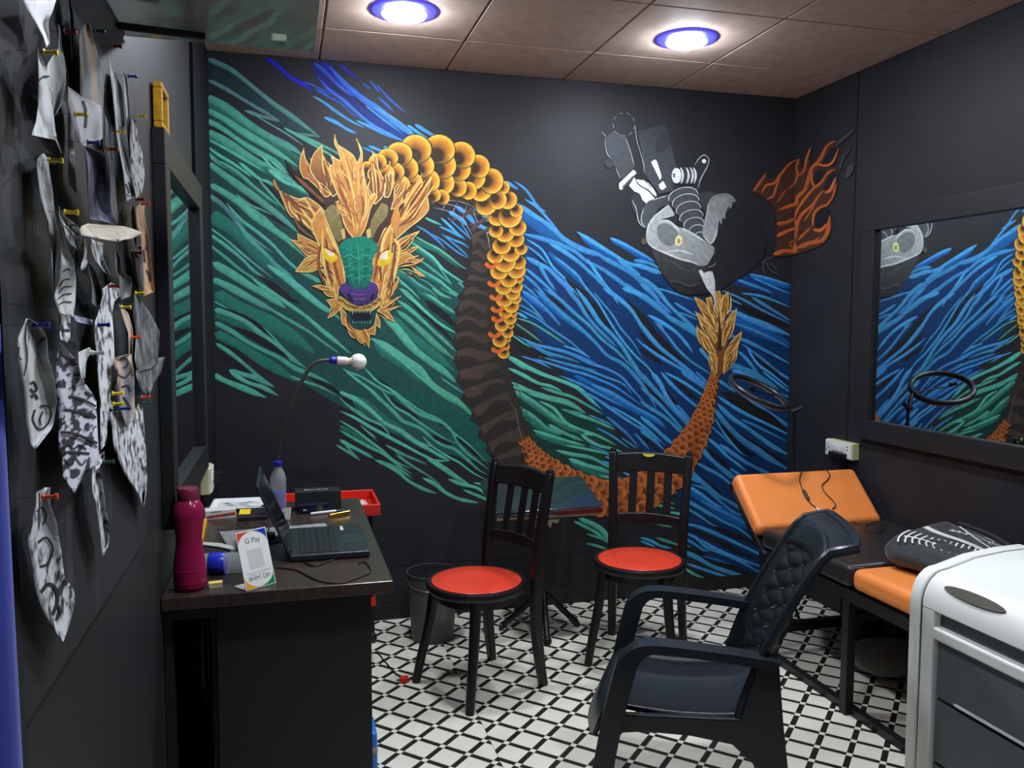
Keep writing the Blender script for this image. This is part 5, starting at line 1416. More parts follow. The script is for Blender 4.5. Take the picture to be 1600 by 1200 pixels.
# ---- grey bin
bx, by = .640, 3.775
t = thing('waste_bin', 'grey plastic bucket bin on the floor behind the nearer red chair', 'bin', (bx, by, 0))
obj('bucket', MB().lathe([(.094, 0), (.098, .004), (.116, .315), (.110, .315), (.092, .008), (.002, .008)], (bx, by, 0), 32), M('grey_bin', (84, 86, 88), rough=.5, var=.08, scale=10), t, smooth=True)
obj('rim', MB().tube([(bx+.118*math.cos(q), by+.118*math.sin(q), .314) for q in [2*PI*k/32 for k in range(32)]], .006, 8, closed=True), M('bin_rim', (48, 49, 51), rough=.5), t, smooth=True)
obj('bin_liner', MB().lathe([(.112, .318), (.105, .29), (.06, .27), (.002, .268)], (bx, by, 0), 28), M('liner_black', (20, 20, 22), rough=.3, bump=.4, bscale=30), t, smooth=True)
obj('handle', MB().tube(catmull([(bx-.12, by, .31), (bx-.11, by-.06, .27), (bx-.03, by-.122, .255), (bx+.06, by-.11, .27)], .25), .003, 8), m_chrome, t, smooth=True)
th = math.radians(-62)
def lab(u, v): q = th+.36*u; return (bx+(.1005+.0575*(.17+.05*v)+.0045)*math.cos(q), by+(.1005+.0575*(.17+.05*v)+.0045)*math.sin(q), .195+.055*v)
obj('paper_label', MB().grid(lab, 6, 2), M('bin_label', (178, 180, 178), rough=.6, rgb2=(120, 122, 120), scale=60), t)
# ---- red trolley behind the desk
m_redp = M('red_plastic', (214, 44, 34), rough=.35, var=.06)
t = thing('red_trolley', 'red tray trolley on black legs behind the desk', 'trolley', (.17, 3.66, 0))
z0 = .665
obj('tray_floor', MB().box((-.04, 3.475, z0), (.372, 3.80, z0+.006)), m_redp, t)
for lo, hi in (((-.04, 3.475), (.372, 3.487)), ((-.04, 3.788), (.372, 3.80)), ((-.04, 3.487), (-.028, 3.788)), ((.360, 3.487), (.372, 3.788))):
    obj('tray_wall', MB().box((lo[0], lo[1], z0+.006), (hi[0], hi[1], z0+.046)), m_redp, t, bevel=.004)
for X, Y in ((-.028, 3.487), (.30, 3.487), (-.028, 3.785), (.362, 3.785)):
    if True:
        lg = obj('leg', MB().tube([(X, Y, z0), (X, Y, .05)], .011, 10), m_metal, t, smooth=True)
        obj('caster', MB().lathe([(.004, 0), (.018, .006), (.022, .02), (.018, .036), (.008, .05)], (X, Y, 0), 14), m_metal, lg, smooth=True)
        obj('collar', MB().tube([(X, Y, .175), (X, Y, .215)], .017, 12), m_redp, lg, smooth=True)
tag(obj('blue_wrapper', MB().grid(lambda u, v: (.20+.09*u, 3.60+.07*v, z0+.009+.028*math.sin(u*PI)*math.sin(v*PI)+.004*math.sin(u*9+v*7)**2), 14, 10), M('blue_film', (40, 50, 170), rough=.25), smooth='all', solid=.002), 'crumpled blue wrapper in the red tray', 'wrapper')
tag(obj('plastic_bag_scrap', MB().grid(lambda u, v: (.26+.08*u, 3.52+.07*v, z0+.0075+.040*math.sin(u*PI)*math.sin(v*PI)+.006*math.sin(u*8+v*11)**2), 14, 10), M('pink_film', (196, 176, 170), rough=.3, bump=.3), smooth='all', solid=.002), 'pale crumpled plastic scrap in the red tray', 'plastic scrap')
# ---- floor bits
pl = onz(632, 1066, 0)
t = thing('red_plug', 'small red plug with black lead lying on the floor near the desk', 'plug', (pl.x, pl.y, 0))
obj('plug_body', MB().box((pl.x-.02, pl.y-.014, .001), (pl.x+.018, pl.y+.014, .024)), m_redp, t, bevel=.005)
obj('prongs', MB().box((pl.x-.032, pl.y-.006, .009), (pl.x-.02, pl.y+.006, .013)), m_chrome, t)
obj('lead', MB().tube(catmull([(pl.x+.004, pl.y+.01, .016), onz(618, 1052, .006), onz(600, 1032, .004), onz(586, 1020, .004), (.25, 3.62, .004)], .2), .003, 8), m_cable, t, smooth=True)
t = thing('blue_packet', 'blue and grey packet standing against the desk panel on the floor', 'packet', (.246, 2.69, 0))
obj('packet', MB().box((.2265, 2.60, 0), (.262, 2.735, .165)), M('blue_packet', (40, 120, 210), rough=.35, var=.1), t, bevel=.012, seg=3, smooth=True)
obj('grey_band', MB().box((.2262, 2.598, .088), (.2632, 2.7365, .122)), M('grey_print', (150, 152, 156), rough=.4), t, bevel=.011, seg=3, smooth=True)
# fluffy cushion and dark bag under the bed
def lump(c, r, seed, amp):
    def fn(u, v):
        a_ = u*2*PI; b2 = v*PI-PI/2; q = 1+amp*math.sin(3*a_+seed)*math.cos(b2)+amp*.6*math.sin(7*a_+seed*2)*math.cos(3*b2)
        return (c[0]+r[0]*q*math.cos(a_)*math.cos(b2), c[1]+r[1]*q*math.sin(a_)*math.cos(b2), max(.002, c[2]+r[2]*q*math.sin(b2)))
    return fn
tag(obj('fluffy_cushion', MB().grid(lump((2.43, 2.90, .068), (.17, .125, .07), 1.3, .05), 40, 20, closeu=True), M('grey_fleece', (120, 118, 114), rough=.95, var=.3, scale=60, bump=1., bscale=120, sheen=.5), smooth='all'), 'grey fluffy cushion lying on the floor under the tattoo bed', 'cushion')
tag(obj('dark_bag', MB().grid(lump((2.47, 3.09, .085), (.07, .06, .085), 2.4, .04), 40, 20, closeu=True), M('dark_cloth', (30, 30, 32), rough=.8, bump=.5, bscale=30), smooth='all'), 'small dark cloth bag on the floor behind the fluffy cushion', 'bag')
# ---- patterned bag on the bed
BZ = .577
t = thing('patterned_bag', 'black cloth bag with white printed pattern lying on the tattoo bed', 'bag', (2.36, 2.5, BZ))
def btop(x, y_):
    return .040+.042*(y_/.21+1)+.016*(x/.25)*(y_/.21)+.007*math.sin(x*26+1)*math.cos(y_*20)
def bag(u, v):
    a_ = u*2*PI; b2 = v*PI-PI/2; e = .5
    cx = math.copysign(abs(math.cos(a_))**e, math.cos(a_)); sy = math.copysign(abs(math.sin(a_))**e, math.sin(a_))
    k = max(0., math.cos(b2))**.3; x = .25*cx*k; y_ = .21*sy*k
    tz = btop(x, y_); z = tz*(.5+.5*math.sin(b2)) + .004*math.sin(a_*9)*k
    return (2.385+x*.93-y_*.30, 2.48+x*.30+y_*.95, BZ+max(0, z))
m_bag = M('black_cloth', (30, 31, 34), rough=.7, bump=.35, bscale=34, sheen=.3, var=.2)
obj('cloth_body', MB().grid(bag, 56, 28, closeu=True), m_bag, t, smooth='all')
def on_bag(x, y_):      # point on the top of the bag at local x,y
    return Vector((2.385+x*.93-y_*.30, 2.48+x*.30+y_*.95, BZ+btop(x, y_)+.003))
m_bprint = M('white_bag_print', (226, 228, 226), rough=.6, var=.03)
def ribbon(name, pts, w_, parent=t):
    P = catmull(pts, .125); mb = MB(); vs_ = []
    for i, p in enumerate(P):
        d = (P[min(i+1, len(P)-1)]-P[max(i-1, 0)]).normalized(); n_ = Vector((-d.y, d.x, 0))*w_/2
        vs_ += [on_bag(p.x-n_.x, p.y-n_.y), on_bag(p.x+n_.x, p.y+n_.y)]
    mb.add(vs_, [(2*i, 2*i+1, 2*i+3, 2*i+2) for i in range(len(P)-1)]); return obj(name, mb, m_bprint, parent)
ribbon('white_band', [(.035, .165), (.02, .05), (.035, -.06), (.05, -.12)], .030)
ribbon('white_band', [(.16, .10), (.13, .0), (.07, -.09), (.05, -.12)], .012)
ribbon('white_band', [(-.15, .14), (-.09, .05), (-.06, -.05), (-.03, -.13)], .009)
ribbon('white_band', [(-.03, -.13), (.01, -.105), (.05, -.10), (.11, -.09)], .006)
for k in range(15):
    f = k/14; ribbon('stitched_row', [(-.205+.18*f, .13-.29*f), (-.16+.16*f, .15-.27*f), (-.085+.13*f, .155-.25*f)], .0065)
ribbon('script_lettering', [(.085, .10), (.095, .085), (.10, .095), (.11, .07), (.12, .08), (.125, .055), (.14, .06), (.145, .04)], .006)
for cx_ in (.165,):
    for k in range(6): ribbon('flower_line', [(cx_, -.02), (cx_+.02*math.cos(k*1.05+.3), -.02+.05*math.sin(k*1.05)), (cx_+.03*math.cos(k*1.05+.9), -.02+.075*math.sin(k*1.05+.5))], .003)
obj('strap', MB().tube(catmull([on_bag(.19, .12), on_bag(.205, .0)+Vector((.01, 0, .004)), on_bag(.17, -.12), on_bag(.10, -.165)], .2), .008, 8), m_bag, t, smooth=True)
# ---- ring light
t = thing('ring_light', 'black ring light on a slim stand behind the orange headrest', 'ring light', (2.352, 3.50, 0))
rc = ony(1186, 612, 3.5); maj = (_r*.913-_u*.41).normalized(); mnr_i = (_r*.41+_u*.913).normalized(); view = (CAM-rc).normalized()
nrm = Vector((-.276, .38, -.883)).normalized(); maj = Vector((.9, .1, .12)); maj = (maj-nrm*maj.dot(nrm)).normalized(); mnr = nrm.cross(maj).normalized(); rr = .143
pts = [rc+maj*(rr*math.cos(q))+mnr*(rr*math.sin(q)) for q in [2*PI*k/48 for k in range(48)]]
obj('ring', MB().tube(pts, .0145, 10, closed=True), m_plas, t, smooth=True)
obj('diffuser', MB().tube([p+nrm*.006 for p in pts], .0115, 10, closed=True), M('ring_diffuser', (150, 140, 132), rough=.45), t, smooth=True)
top = Vector((2.352, 3.50, 1.035)); e_ = rc+maj*rr
obj('stand_pole', MB().tube([(2.352, 3.50, .10), (2.352, 3.50, .66)], .0125, 12), m_metal, t, smooth=True)
obj('stand_pole', MB().tube([(2.352, 3.50, .62), top], .008, 12), m_metal, t, smooth=True)
obj('pole_collar', MB().lathe([(.017, 0), (.017, .03)], (2.352, 3.50, .64), 12), m_metal, t, smooth=True)
obj('tilt_head', MB().tube([top, top.lerp(e_, .5)+Vector((0, 0, .02)), e_], .011, 10), m_metal, t, smooth=True)
obj('wing_knob', MB().tube([top+Vector((-.02, 0, .01)), top+Vector((.03, -.01, .03))], .012, 8), m_metal, t, smooth=True)
obj('phone_clip', MB().bar(rc-maj*.04+nrm*-.01, rc-maj*.075+nrm*-.01, .022, .016), m_metal, t, bevel=.003)
obj('clip_rod', MB().tube([e_, rc-maj*.055], .004, 8), m_metal, t, smooth=True)
for q in (.6, 2.7, 4.7): obj('leg', MB().tube([(2.352, 3.50, .17), (2.352+.075*math.cos(q), 3.50+.075*math.sin(q)*1.6, .008)], .007, 8), m_metal, t, smooth=True)
# cables over the headrest
def onpad(x, y_, up=.004):
    d = ray(x, y_); n_ = Vector((0, -math.sin(math.radians(43.5)), math.cos(math.radians(43.5)))); p0 = Vector((2.3, 3.205, .568)); k = (p0-CAM).dot(n_)/d.dot(n_)
    return CAM+d*k+n_*up
t = thing('usb_cable', 'black cable with inline switch hanging over the orange headrest', 'cable', onpad(1260, 775))
obj('lead', MB().tube(catmull([onpad(*p) for p in ((1252, 737), (1249, 750), (1252, 762), (1257, 772), (1263, 784), (1272, 792), (1279, 797))], .2), .0022, 8), m_cable, t, smooth=True)
obj('inline_switch', MB().bar(onpad(1254, 767, .008), onpad(1262, 782, .008), .016, .010, up=(0, -.7, .7)), M('switch_grey', (58, 58, 60), rough=.5), t, bevel=.003)
obj('white_plug_end', MB().bar(onpad(1274, 795, .006), onpad(1279, 798, .006), .012, .006, up=(0, -.7, .7)), m_white, t, bevel=.001)
cable('power_lead', 'wavy brown cable hanging over the right part of the orange headrest', [onpad(*p) for p in ((1288, 733), (1296, 742), (1292, 751), (1284, 759), (1288, 770), (1298, 780), (1305, 790), (1300, 796))], .0026, M('brown_cable', (60, 38, 26), rough=.5))
cable('coiled_lead', 'thin black lead lying in loops on the black bed pad', [onz(x, y_, .5785) for x, y_ in ((1330, 815), (1350, 820), (1368, 815), (1382, 824), (1372, 832), (1352, 828), (1360, 818), (1378, 830))], .0016)
# ---- sockets
m_cream = M('cream_box', (206, 204, 160), rough=.45, var=.05)
t = thing('wall_socket', 'cream switch box on the left wall above the desk', 'socket', (XL, 3.47, .80))
obj('back_box', MB().box((XL, 3.40, .80), (XL+.034, 3.53, .905)), m_cream, t, bevel=.003)
obj('face_plate', MB().box((XL+.034, 3.405, .805), (XL+.042, 3.525, .90)), m_white, t, bevel=.002)
obj('switch', MB().box((XL+.042, 3.42, .85), (XL+.047, 3.445, .885)), m_white, t, bevel=.001)
obj('plug', MB().box((XL+.042, 3.47, .835), (XL+.075, 3.51, .875)), m_cable, t, bevel=.003)
t = thing('wall_socket', 'white switch board with black adapter on the right wall below the mirror', 'socket', (XR, 3.50, .79))
s0 = onx(1300, 712, 2.655); s1 = onx(1329, 718, 2.655)
ya, yb = 3.455, 3.66
obj('back_box', MB().box((XR-.04, ya, .803), (XR, yb, .885)), m_cream, t, bevel=.003)
obj('face_plate', MB().box((XR-.046, ya+.004, .807), (XR-.04, yb-.004, .881)), m_white, t, bevel=.001)
hl = MB()
for y_, z in ((.185, .86), (.175, .845), (.19, .83), (.165, .83), (.03, .865), (.03, .85)): hl.box((XR-.0466, ya+y_-.004, z-.003), (XR-.0459, ya+y_+.004, z+.003))
obj('socket_holes', hl, m_cable, t)
for y_ in (.075, .105, .135): obj('switch', MB().box((XR-.049, ya+y_-.011, .835), (XR-.046, ya+y_+.011, .866)), m_white, t, bevel=.001)
obj('adapter', MB().box((XR-.078, ya+.03, .806), (XR-.046, ya+.135, .832)), m_cable, t, bevel=.003)
# ---- gold frame standing on the left mirror
t = thing('gold_picture', 'small gold ornate picture frame standing on top of the left mirror', 'picture frame', (XL+.02, 2.45, 1.981))
gf = MB()
m_gilt = M('gilt_wood', (206, 150, 34), rough=.35, var=.2, scale=60, bump=.3, bscale=120)
for lo, hi in (((2.405, 1.9815), (2.54, 1.998)), ((2.405, 2.085), (2.54, 2.10)), ((2.405, 1.998), (2.42, 2.085)), ((2.525, 1.998), (2.54, 2.085))):
    obj('frame_rail', MB().box((XL+.004, lo[0], lo[1]), (XL+.028, hi[0], hi[1])), m_gilt, t, bevel=.003)
obj('picture', MB().box((XL+.006, 2.42, 1.998), (XL+.016, 2.525, 2.085)), M('dim_picture', (120, 80, 24), rgb2=(60, 36, 20), scale=30, rough=.4), t)
# ---- glass shelf high on the left wall
SZ = 2.1
m_sheet = M('shelf_glass', (206, 214, 210), rough=.03, trans=.62, ior=1.5, var=.12, scale=5, bump=.04, bscale=8)
t = thing('glass_shelf', 'large glass shelf on the left wall near the ceiling', 'shelf', (-.12, 1.8, SZ))
obj('glass_sheet', MB().box((XL+.001, 1.35, SZ), (.076, 2.05, SZ+.008)), m_sheet, t, bevel=.002)
obj('wall_bar', MB().bar(onz(160, 37, SZ-.012), onz(321, 57, SZ-.012), .012, .014), m_metal, t, bevel=.002)
obj('bracket', MB().box((XL, 1.60, SZ-.03), (XL+.05, 1.612, SZ-.001)), m_chrome, t)
pz = onz(436, 58, SZ+.02)
t = thing('small_white_box', 'small white box lying on the glass shelf', 'box', (pz.x, pz.y, SZ+.0082))
obj('carton', MB().box((pz.x-.016, pz.y-.03, SZ+.0082), (pz.x+.016, pz.y+.01, SZ+.024)), M('cream_card', (222, 220, 200), rough=.5), t, bevel=.002)
t = thing('pale_container', 'pale upright container on the glass shelf by the wall', 'container', (-.24, 1.78, SZ+.0082))
obj('body', MB().lathe([(.030, 0), (.034, .004), (.034, .09), (.014, .12), (.012, .14)], (-.25, 1.80, SZ+.0082), 20), M('pale_gold_glass', (190, 180, 130), rough=.2, trans=.4), t, smooth=True)
obj('cap', MB().lathe([(.014, .14), (.014, .16), (.003, .161)], (-.25, 1.80, SZ+.0082), 16), m_gilt, t, smooth=True)
# ================================================================== PINNED PAPERS ON THE LEFT BOARD
XB = XL+.016
m_board = M('black_pin_board', (40, 40, 42), rough=.55, rgb2=(78, 78, 80), scale=7, pos=.72, hard=.1, bump=.15, bscale=30, stretch=(1, 2.2, .5))
t = thing('pin_board', 'black board on the left wall covered with pinned paper stencils', 'board', (XL, 1.55, .98))
obj('panel', MB().box((XL+.001, 1.09, .985), (XB, 2.03, 2.06)), m_board, t, bevel=.003)
obj('panel_seam', MB().box((XB, 1.09, 1.497), (XB+.0006, 1.40, 1.499)), m_trim, t)
PC = {'c0': (0, 0, 4), 'c2': (0, 250, 4), 'c3': (0, 480, 4), 'c4': (0, 740, 4)}
def pp(c, s):
    ox, oy, k = PC[c]; return [(ox+float(q.split(',')[0])/k, oy+float(q.split(',')[1])/k) for q in s.split()]
MP = dict(
    white=M('paper_white', (242, 242, 246), rough=.7, rgb2=(190, 192, 198), scale=22, pos=.6, hard=.1),
    grey=M('paper_grey', (206, 208, 206), rough=.75, rgb2=(132, 134, 134), scale=30, pos=.55, hard=.12),
    print=M('paper_print', (216, 218, 220), rough=.7, rgb2=(56, 56, 62), scale=46, pos=.54, hard=.07, detail=6),
    dark=M('paper_dark_photo', (122, 124, 126), rough=.6, rgb2=(52, 54, 58), scale=26, pos=.5, hard=.12),
    tan=M('paper_tan', (206, 166, 128), rough=.7, rgb2=(132, 100, 76), scale=28, pos=.62, hard=.07),
    skin=M('paper_skin', (196, 172, 152), rough=.6, rgb2=(112, 118, 126), scale=16, pos=.5, hard=.1),
    blue=M('paper_blue_grey', (150, 152, 176), rough=.7, rgb2=(44, 46, 64), scale=20, pos=.5, hard=.1),
    tribal=M('paper_tribal', (206, 204, 216), rough=.7, rgb2=(44, 42, 52), scale=34, pos=.5, hard=.04, stretch=(1, .6, 2.2), detail=2),
    card=M('paper_card', (196, 186, 166), rough=.7, rgb2=(70, 60, 50), scale=26, pos=.66, hard=.05, stretch=(1, 1, 3)))
m_ink2 = M('stencil_ink', (28, 28, 32), rough=.7)
PINC = dict(yellow=(236, 206, 30), red=(150, 26, 40), blue=(24, 44, 150), orange=(236, 84, 40), green=(30, 90, 60), white=(220, 218, 204))
def spans(poly, y_):
    xs = []
    for i in range(len(poly)):
        a_, b2 = poly[i], poly[(i+1) % len(poly)]
        if (a_[1] <= y_) != (b2[1] <= y_): xs.append(a_[0]+(b2[0]-a_[0])*(y_-a_[1])/(b2[1]-a_[1]))
    return (min(xs), max(xs)) if len(xs) >= 2 else None
PN = [0]
def paper(c, s, mat, label, short, off=.010, curl=.010, pins=(), inks=()):
    poly = pp(c, s); PN[0] += 1; curl *= .62
    y0 = min(p[1] for p in poly); y1 = max(p[1] for p in poly); nr = max(6, min(26, int((y1-y0)/7))); nc = 6
    ph_ = PN[0]*1.7
    def X(u, v): return XB+off+curl*((2*u-1)**2)*(.5+.5*math.sin(v*2.4+ph_))+.35*curl*math.sin(v*5+ph_)*(.3+.7*v)+.3*curl
    rows = []
    for j in range(nr+1):
        v = j/nr; y_ = y0+(y1-y0)*min(.998, max(.002, v)); sp = spans(poly, y_)
        if sp is None: continue
        rows.append([onx(sp[0]+(sp[1]-sp[0])*i/nc, y_, X(i/nc, v)) for i in range(nc+1)])
    mb = MB(); mb.add([p for r_ in rows for p in r_], [(j*(nc+1)+i, j*(nc+1)+i+1, (j+1)*(nc+1)+i+1, (j+1)*(nc+1)+i) for j in range(len(rows)-1) for i in range(nc)])
    t = thing('pinned_paper', label, 'paper', mb.v[0])
    obj('sheet', mb, MP[mat], t, smooth='all', solid=.0006)
    for k, q in enumerate(inks):
        pts = catmull([(x, y_) for x, y_ in pp(*q[:2])], .25); im = MB(); vs_ = []
        for i, p in enumerate(pts):
            d = (pts[min(i+1, len(pts)-1)]-pts[max(i-1, 0)]).normalized(); n_ = Vector((-d.y, d.x, 0))*q[2]/8
            for sg in (-1, 1):
                x = p.x+sg*n_.x; y_ = p.y+sg*n_.y; sp = spans(poly, y_) or (x-1, x+1); v = max(0., min(1., (y_-y0)/(y1-y0))); u = max(0., min(1., (x-sp[0])/(sp[1]-sp[0]+1e-6)))
                vs_.append(onx(x, y_, X(u, v)+.0016))
        im.add(vs_, [(2*i, 2*i+1, 2*i+3, 2*i+2) for i in range(len(pts)-1)]); obj('ink_line', im, m_ink2, t)
    for col, pc_, ps_ in pins:
        pt_ = pp(pc_, ps_)
        a_ = onx(*pt_[0], XB+off+.5*curl); base = Vector((XB-.001, a_.y, a_.z)); w_ = thing('push_pin', '%s push pin through the %s' % (col if col != 'red' else 'dark red', short), 'push pin', (XB, a_.y, a_.z), 'push pins in the paper board')
        mpn = M('pin_'+col, PINC[col], rough=.3, var=.04); e_ = a_.x-XB+.004
        obj('head', MB().lathe([(.0040, e_), (.0042, e_+.0015), (.0026, e_+.003), (.0023, e_+.012), (.0038, e_+.0145), (.0040, e_+.017), (.001, e_+.018)], (XB, a_.y, a_.z), 12, axis=(1, 0, 0)), mpn, w_, smooth=True)
        obj('needle', MB().tube([(XB-.001, a_.y, a_.z), (XB+e_+.001, a_.y, a_.z)], .0004, 6), m_chrome, w_)
    return t
P_ = paper
P_('c0', '140,0 350,0 330,70 300,130 310,290 290,300 272,232 215,130 170,60', 'white', 'white crumpled paper at the top left, cut off by the photo edge', 'white crumpled paper', .020, .014, [('yellow', 'c0', '245,322')])
P_('c0', '235,300 255,360 285,420 300,520 330,560 320,640 335,730 345,820 385,960 340,862 290,866 195,845 225,760 240,640 238,520 236,400', 'grey', 'grey fish tail shaped cutout below the white crumpled paper', 'fish tail cutout', .030, .016, inks=[('c0', '240,510 270,480 310,478', 10)])
P_('c0', '365,150 380,200 383,280 400,350 412,440 410,540 380,660 335,735 320,640 290,480 295,400 330,350 365,300', 'grey', 'pale grey leaf shaped cutout hanging from a dark red pin', 'leaf shaped cutout', .016, .016, [('red', 'c0', '375,195')])
P_('c0', '425,0 440,0 460,100 455,300 447,380 440,200 420,100', 'dark', 'thin grey strip at the top between leaf and tan photo', 'thin grey strip', .008, .008)
P_('c0', '545,135 565,160 575,220 610,330 635,440 650,560 642,720 640,850 625,760 560,680 500,610 500,400 490,240 505,180', 'skin', 'tall tan edged photo cutout with grey blue middle', 'tan edged photo', .012, .014, [('green', 'c0', '570,190')])
P_('c0', '425,640 450,660 462,800 465,1000 480,1210 430,1150 425,900', 'white', 'narrow white strip below the yellow pin, left of the rolled sheet', 'narrow white strip', .007, .008)
P_('c0', '425,540 520,610 630,660 642,880 520,920 500,900 450,760 425,640', 'white', 'folded white paper overlapping the tan edged photo', 'folded white paper', .026, .014, [('yellow', 'c0', '445,712'), ('blue', 'c0', '525,888')], [('c0', '520,630 540,700 535,800', 14)])
P_('c0', '530,920 610,926 655,970 672,1050 680,1290 738,1400 560,1385 545,1150', 'blue', 'dark blue sheet rolled outward above the curled card', 'rolled blue sheet', .022, .034)
P_('c0', '655,700 690,740 697,930 722,1150 738,1390 692,1390 680,1000 650,900', 'dark', 'long grey photo strip right of the rolled blue sheet', 'long grey photo strip', .009, .010, [('orange', 'c0', '655,930'), ('yellow', 'c0', '705,820')])
P_('c0', '675,300 690,400 715,500 740,760 760,900 800,1070 830,1120 850,1240 790,1262 770,1070 730,860 705,600 680,420', 'white', 'long white curved strip with black stripes near its foot', 'long white curved strip', .016, .012, [('red', 'c0', '682,285')], [('c0', '785,1150 800,1180 805,1210', 12), ('c0', '805,1140 820,1175 828,1205', 12), ('c0', '790,1215 810,1228', 8)])
P_('c0', '718,450 765,560 780,800 765,810 735,760 715,600', 'grey', 'short grey strip between the two long white strips', 'short grey strip', .008, .008)
P_('c0', '770,450 795,480 810,620 820,860 810,1000 800,880 775,600', 'white', 'slim white strip under a blue pin at the board top', 'slim white strip', .013, .010, [('blue', 'c0', '785,475')])
P_('c0', '830,720 850,760 865,880 890,960 905,1100 890,1200 850,1245 820,1100 810,860 820,780', 'print', 'feather print cutout at the right edge under a yellow pin', 'feather print cutout', .020, .014, [('yellow', 'c0', '840,725')])
P_('c2', '225,0 265,-42 300,-34 305,50 330,200 340,330 360,480 350,640 342,850 325,700 320,550 290,430 300,400 250,230 235,100', 'grey', 'long pale strip twisting down the left under a yellow pin', 'long pale twisted strip', .014, .014, [('yellow', 'c2', '280,0')])
P_('c2', '368,290 400,350 450,385 500,430 510,500 490,560 430,520 390,430 370,350', 'print', 'small wing print cutout with fine lines', 'wing print cutout', .030, .012, [('yellow', 'c2', '378,325')], [('c2', '400,380 440,420 490,470', 5), ('c2', '400,410 440,450 480,510', 5)])
P_('c2', '378,430 420,560 460,630 475,740 470,900 455,985 410,940 370,960 335,860 370,740 375,600', 'grey', 'feather shaped cutout with dark rib lines', 'ribbed feather cutout', .022, .014, inks=[('c2', '375,790 400,750 440,745', 8), ('c2', '370,830 400,795 450,790', 8), ('c2', '365,870 400,840 450,835', 8), ('c2', '370,905 400,885 450,890', 8), ('c2', '395,700 420,680 440,690', 8)])
P_('c2', '370,930 440,980 437,1150 375,1130', 'print', 'small black and white scrap below the ribbed feather', 'black and white scrap', .012, .010, inks=[('c2', '375,1050 400,1062 437,1065', 14)])
P_('c2', '570,490 645,500 640,600 690,720 640,690 590,620 570,560', 'print', 'torn grey print hanging directly under the curled card', 'torn grey print', .012, .012)
P_('c2', '555,640 600,700 640,830 652,880 600,920 570,900 565,780 550,700', 'dark', 'dark crescent cutout with pale tip', 'dark crescent cutout', .014, .014)
P_('c2', '530,490 550,560 545,660 510,700 500,680 525,600', 'white', 'tiny white hooked scrap left of the torn grey print', 'white hooked scrap', .010, .008)
P_('c2', '500,418 550,395 640,400 740,405 830,430 892,455 830,490 740,510 650,495 560,485 503,470', 'card', 'cream card curling far out from the board', 'curled cream card', .064, .014)
P_('c2', '850,270 905,268 900,340 920,440 945,640 967,830 900,850 890,650 880,480 850,400', 'tan', 'orange tan photo strip at the right edge', 'orange tan strip', .022, .012, [('orange', 'c2', '868,275')], [('c2', '895,560 900,600 905,640', 16), ('c2', '915,690 935,720 940,760', 12)])
P_('c2', '820,270 840,300 855,440 850,540 835,480 815,330', 'grey', 'narrow grey strip tucked beside the orange tan strip', 'narrow grey tucked strip', .012, .008, [('red', 'c2', '835,245')])
P_('c2', '640,780 700,765 768,825 715,880 700,960 710,1100 715,1250 690,1480 660,1800 630,1810 625,1500 600,1200 585,1030 615,960 640,860', 'print', 'long printed strip with bow shaped top and red pin', 'bow topped printed strip', .018, .014, [('red', 'c2', '662,788'), ('blue', 'c2', '595,1030')])
P_('c2', '458,968 580,1000 582,1030 465,1012', 'blue', 'pale lavender slip of paper pointing to the blue pin', 'lavender slip', .020, .006)
P_('c2', '720,560 750,600 755,700 830,740 815,860 760,880 730,850 740,800 720,680', 'dark', 'dark ragged photo cutout at the middle right', 'dark ragged cutout', .010, .012)
P_('c2', '810,570 862,580 900,680 915,840 850,760 830,700', 'dark', 'grey pointed print left of the orange tan strip', 'grey pointed print', .006, .006, [('orange', 'c2', '818,580'), ('blue', 'c2', '855,548')])
P_('c2', '840,830 870,860 940,960 1000,1075 990,1200 985,1290 860,1330 840,1250 850,1100 830,960', 'dark', 'large dark grey photo with torn corner near the mirror', 'large dark grey photo', .014, .016, [('yellow', 'c2', '830,832')])
P_('c2', '742,900 800,950 830,1060 825,1260 805,1250 800,1080 770,1000', 'skin', 'thin brownish strip beside the large dark photo', 'thin brownish strip', .018, .010, [('yellow', 'c2', '740,920'), ('orange', 'c2', '805,1108')])
P_('c3', '165,70 210,75 290,180 300,320 340,450 355,600 330,750 220,890 190,860 160,700 150,520 110,330 110,200', 'grey', 'large leaf shaped flower sketch at the far left', 'flower sketch', .026, .020, [('blue', 'c3', '180,112')],
   [('c3', '165,90 160,200 170,330 150,430', 9), ('c3', '240,240 260,205 285,195', 12), ('c3', '190,480 215,470 230,510 210,530 190,510', 16), ('c3', '195,560 220,550 235,575', 20), ('c3', '220,640 205,700 240,760 290,740 320,670 300,620 250,620', 12), ('c3', '270,650 250,700 260,740', 9), ('c3', '200,130 230,260 280,400', 5), ('c3', '120,250 115,300 135,330', 10)])
P_('c3', '370,220 430,280 480,340 520,460 600,570 610,800 625,1000 590,990 560,970 465,1165 390,1060 390,950 365,900 370,650 345,480 350,360', 'tribal', 'long tribal band sleeve drawing with pointed end', 'tribal sleeve drawing', .022, .018, [],
   [('c3', '375,300 420,320 490,365', 8), ('c3', '430,560 500,570 600,620', 14), ('c3', '400,640 470,650 600,690', 16), ('c3', '380,780 470,790 610,850', 14), ('c3', '385,800 470,815 610,875', 8), ('c3', '395,880 430,860 460,885 500,860 540,890', 10), ('c3', '385,910 460,905 560,915', 14), ('c3', '400,950 450,985 470,940 510,985 540,950', 9)])
P_('c3', '490,260 560,250 580,290 540,320 530,450 510,470 490,340', 'grey', 'small grey scrap on top of the tribal sleeve', 'small grey scrap', .030, .010, [('white', 'c3', '555,285')])
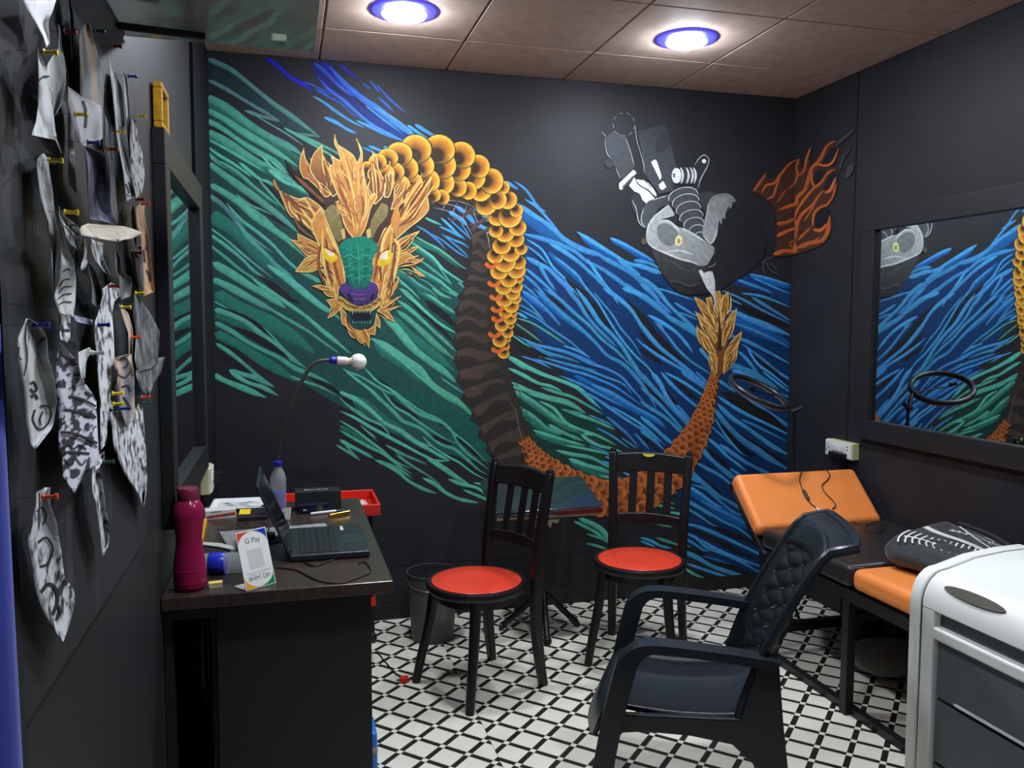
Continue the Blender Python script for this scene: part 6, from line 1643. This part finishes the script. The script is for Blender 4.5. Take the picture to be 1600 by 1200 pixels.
P_('c3', '665,650 740,700 800,800 840,720 860,600 890,620 905,800 920,1050 915,1150 897,1255 870,1180 780,1040 740,950 710,870 700,760', 'print', 'long dark print cutout hanging lowest on the right', 'lowest right print cutout', .010, .014, [('green', 'c3', '880,600')])
P_('c3', '710,300 820,290 840,420 840,600 845,700 790,740 740,620 730,480 740,400 715,380', 'skin', 'brown grey ornate print above the blue and yellow pins', 'ornate brown print', .020, .014, [('yellow', 'c3', '685,540'), ('blue', 'c3', '728,635')], [('c3', '750,330 790,320 800,360 770,380', 10), ('c3', '760,500 800,490 815,530', 12), ('c3', '770,560 800,600 820,640', 12), ('c3', '735,420 780,440 820,400', 9)])
P_('c3', '660,490 740,450 700,520 680,560 720,640 700,642 665,600', 'white', 'white hook shaped scrap by the ornate brown print', 'white hook scrap', .014, .008, [('yellow', 'c3', '690,605')])
P_('c3', '850,330 1030,310 1010,400 960,480 930,560 880,520 850,430', 'dark', 'dark grey wing photo sticking out towards the mirror', 'dark wing photo', .018, .014, [('orange', 'c3', '868,562')])
P_('c3', '575,980 650,900 650,960 612,1000 640,1100 660,1240 682,1380 680,1480 640,1562 610,1300 600,1240 575,1150', 'print', 'slender printed leaf hanging below the tribal sleeve', 'slender printed leaf', .016, .012, [('green', 'c3', '625,968')])
P_('c4', '228,90 310,85 315,200 350,300 385,500 400,640 465,730 465,820 430,960 395,1055 340,980 260,840 220,720 200,560 170,430 200,300 225,200', 'print', 'lowest left printed cutout hanging from an orange pin', 'lowest left printed cutout', .018, .018, [('orange', 'c4', '240,148')], [('c4', '230,240 260,210 290,260 270,320', 9), ('c4', '240,430 290,400 330,470 300,560 250,580', 14), ('c4', '260,740 300,690 350,720 360,800 330,880', 22), ('c4', '360,820 380,870 350,910', 16)])
# ---- blue curtain at the left edge
def cur(u, v):
    return (XL+.012+.012*math.sin(u*14)+.006, .62+.445*u-.03*(1-v)*0, .02+1.62*v)
tag(obj('blue_curtain', MB().grid(lambda u, v: (XL+.024+.012*math.sin(u*22+v), .66+(.380+.02*(1-v))*u, .015+(1.46)*v), 40, 10), M('royal_blue_cloth', (24, 52, 170), rough=.8, var=.15, scale=8, sheen=.3), smooth='all', solid=.003), 'royal blue cloth hanging on the left wall at the photo edge', 'curtain')
struct(obj('trim_3', MB().box((XL, 1.066, 0), (XL+.02, 1.088, H-.001)), m_trim, origin=(XL, 1.07, 0)))
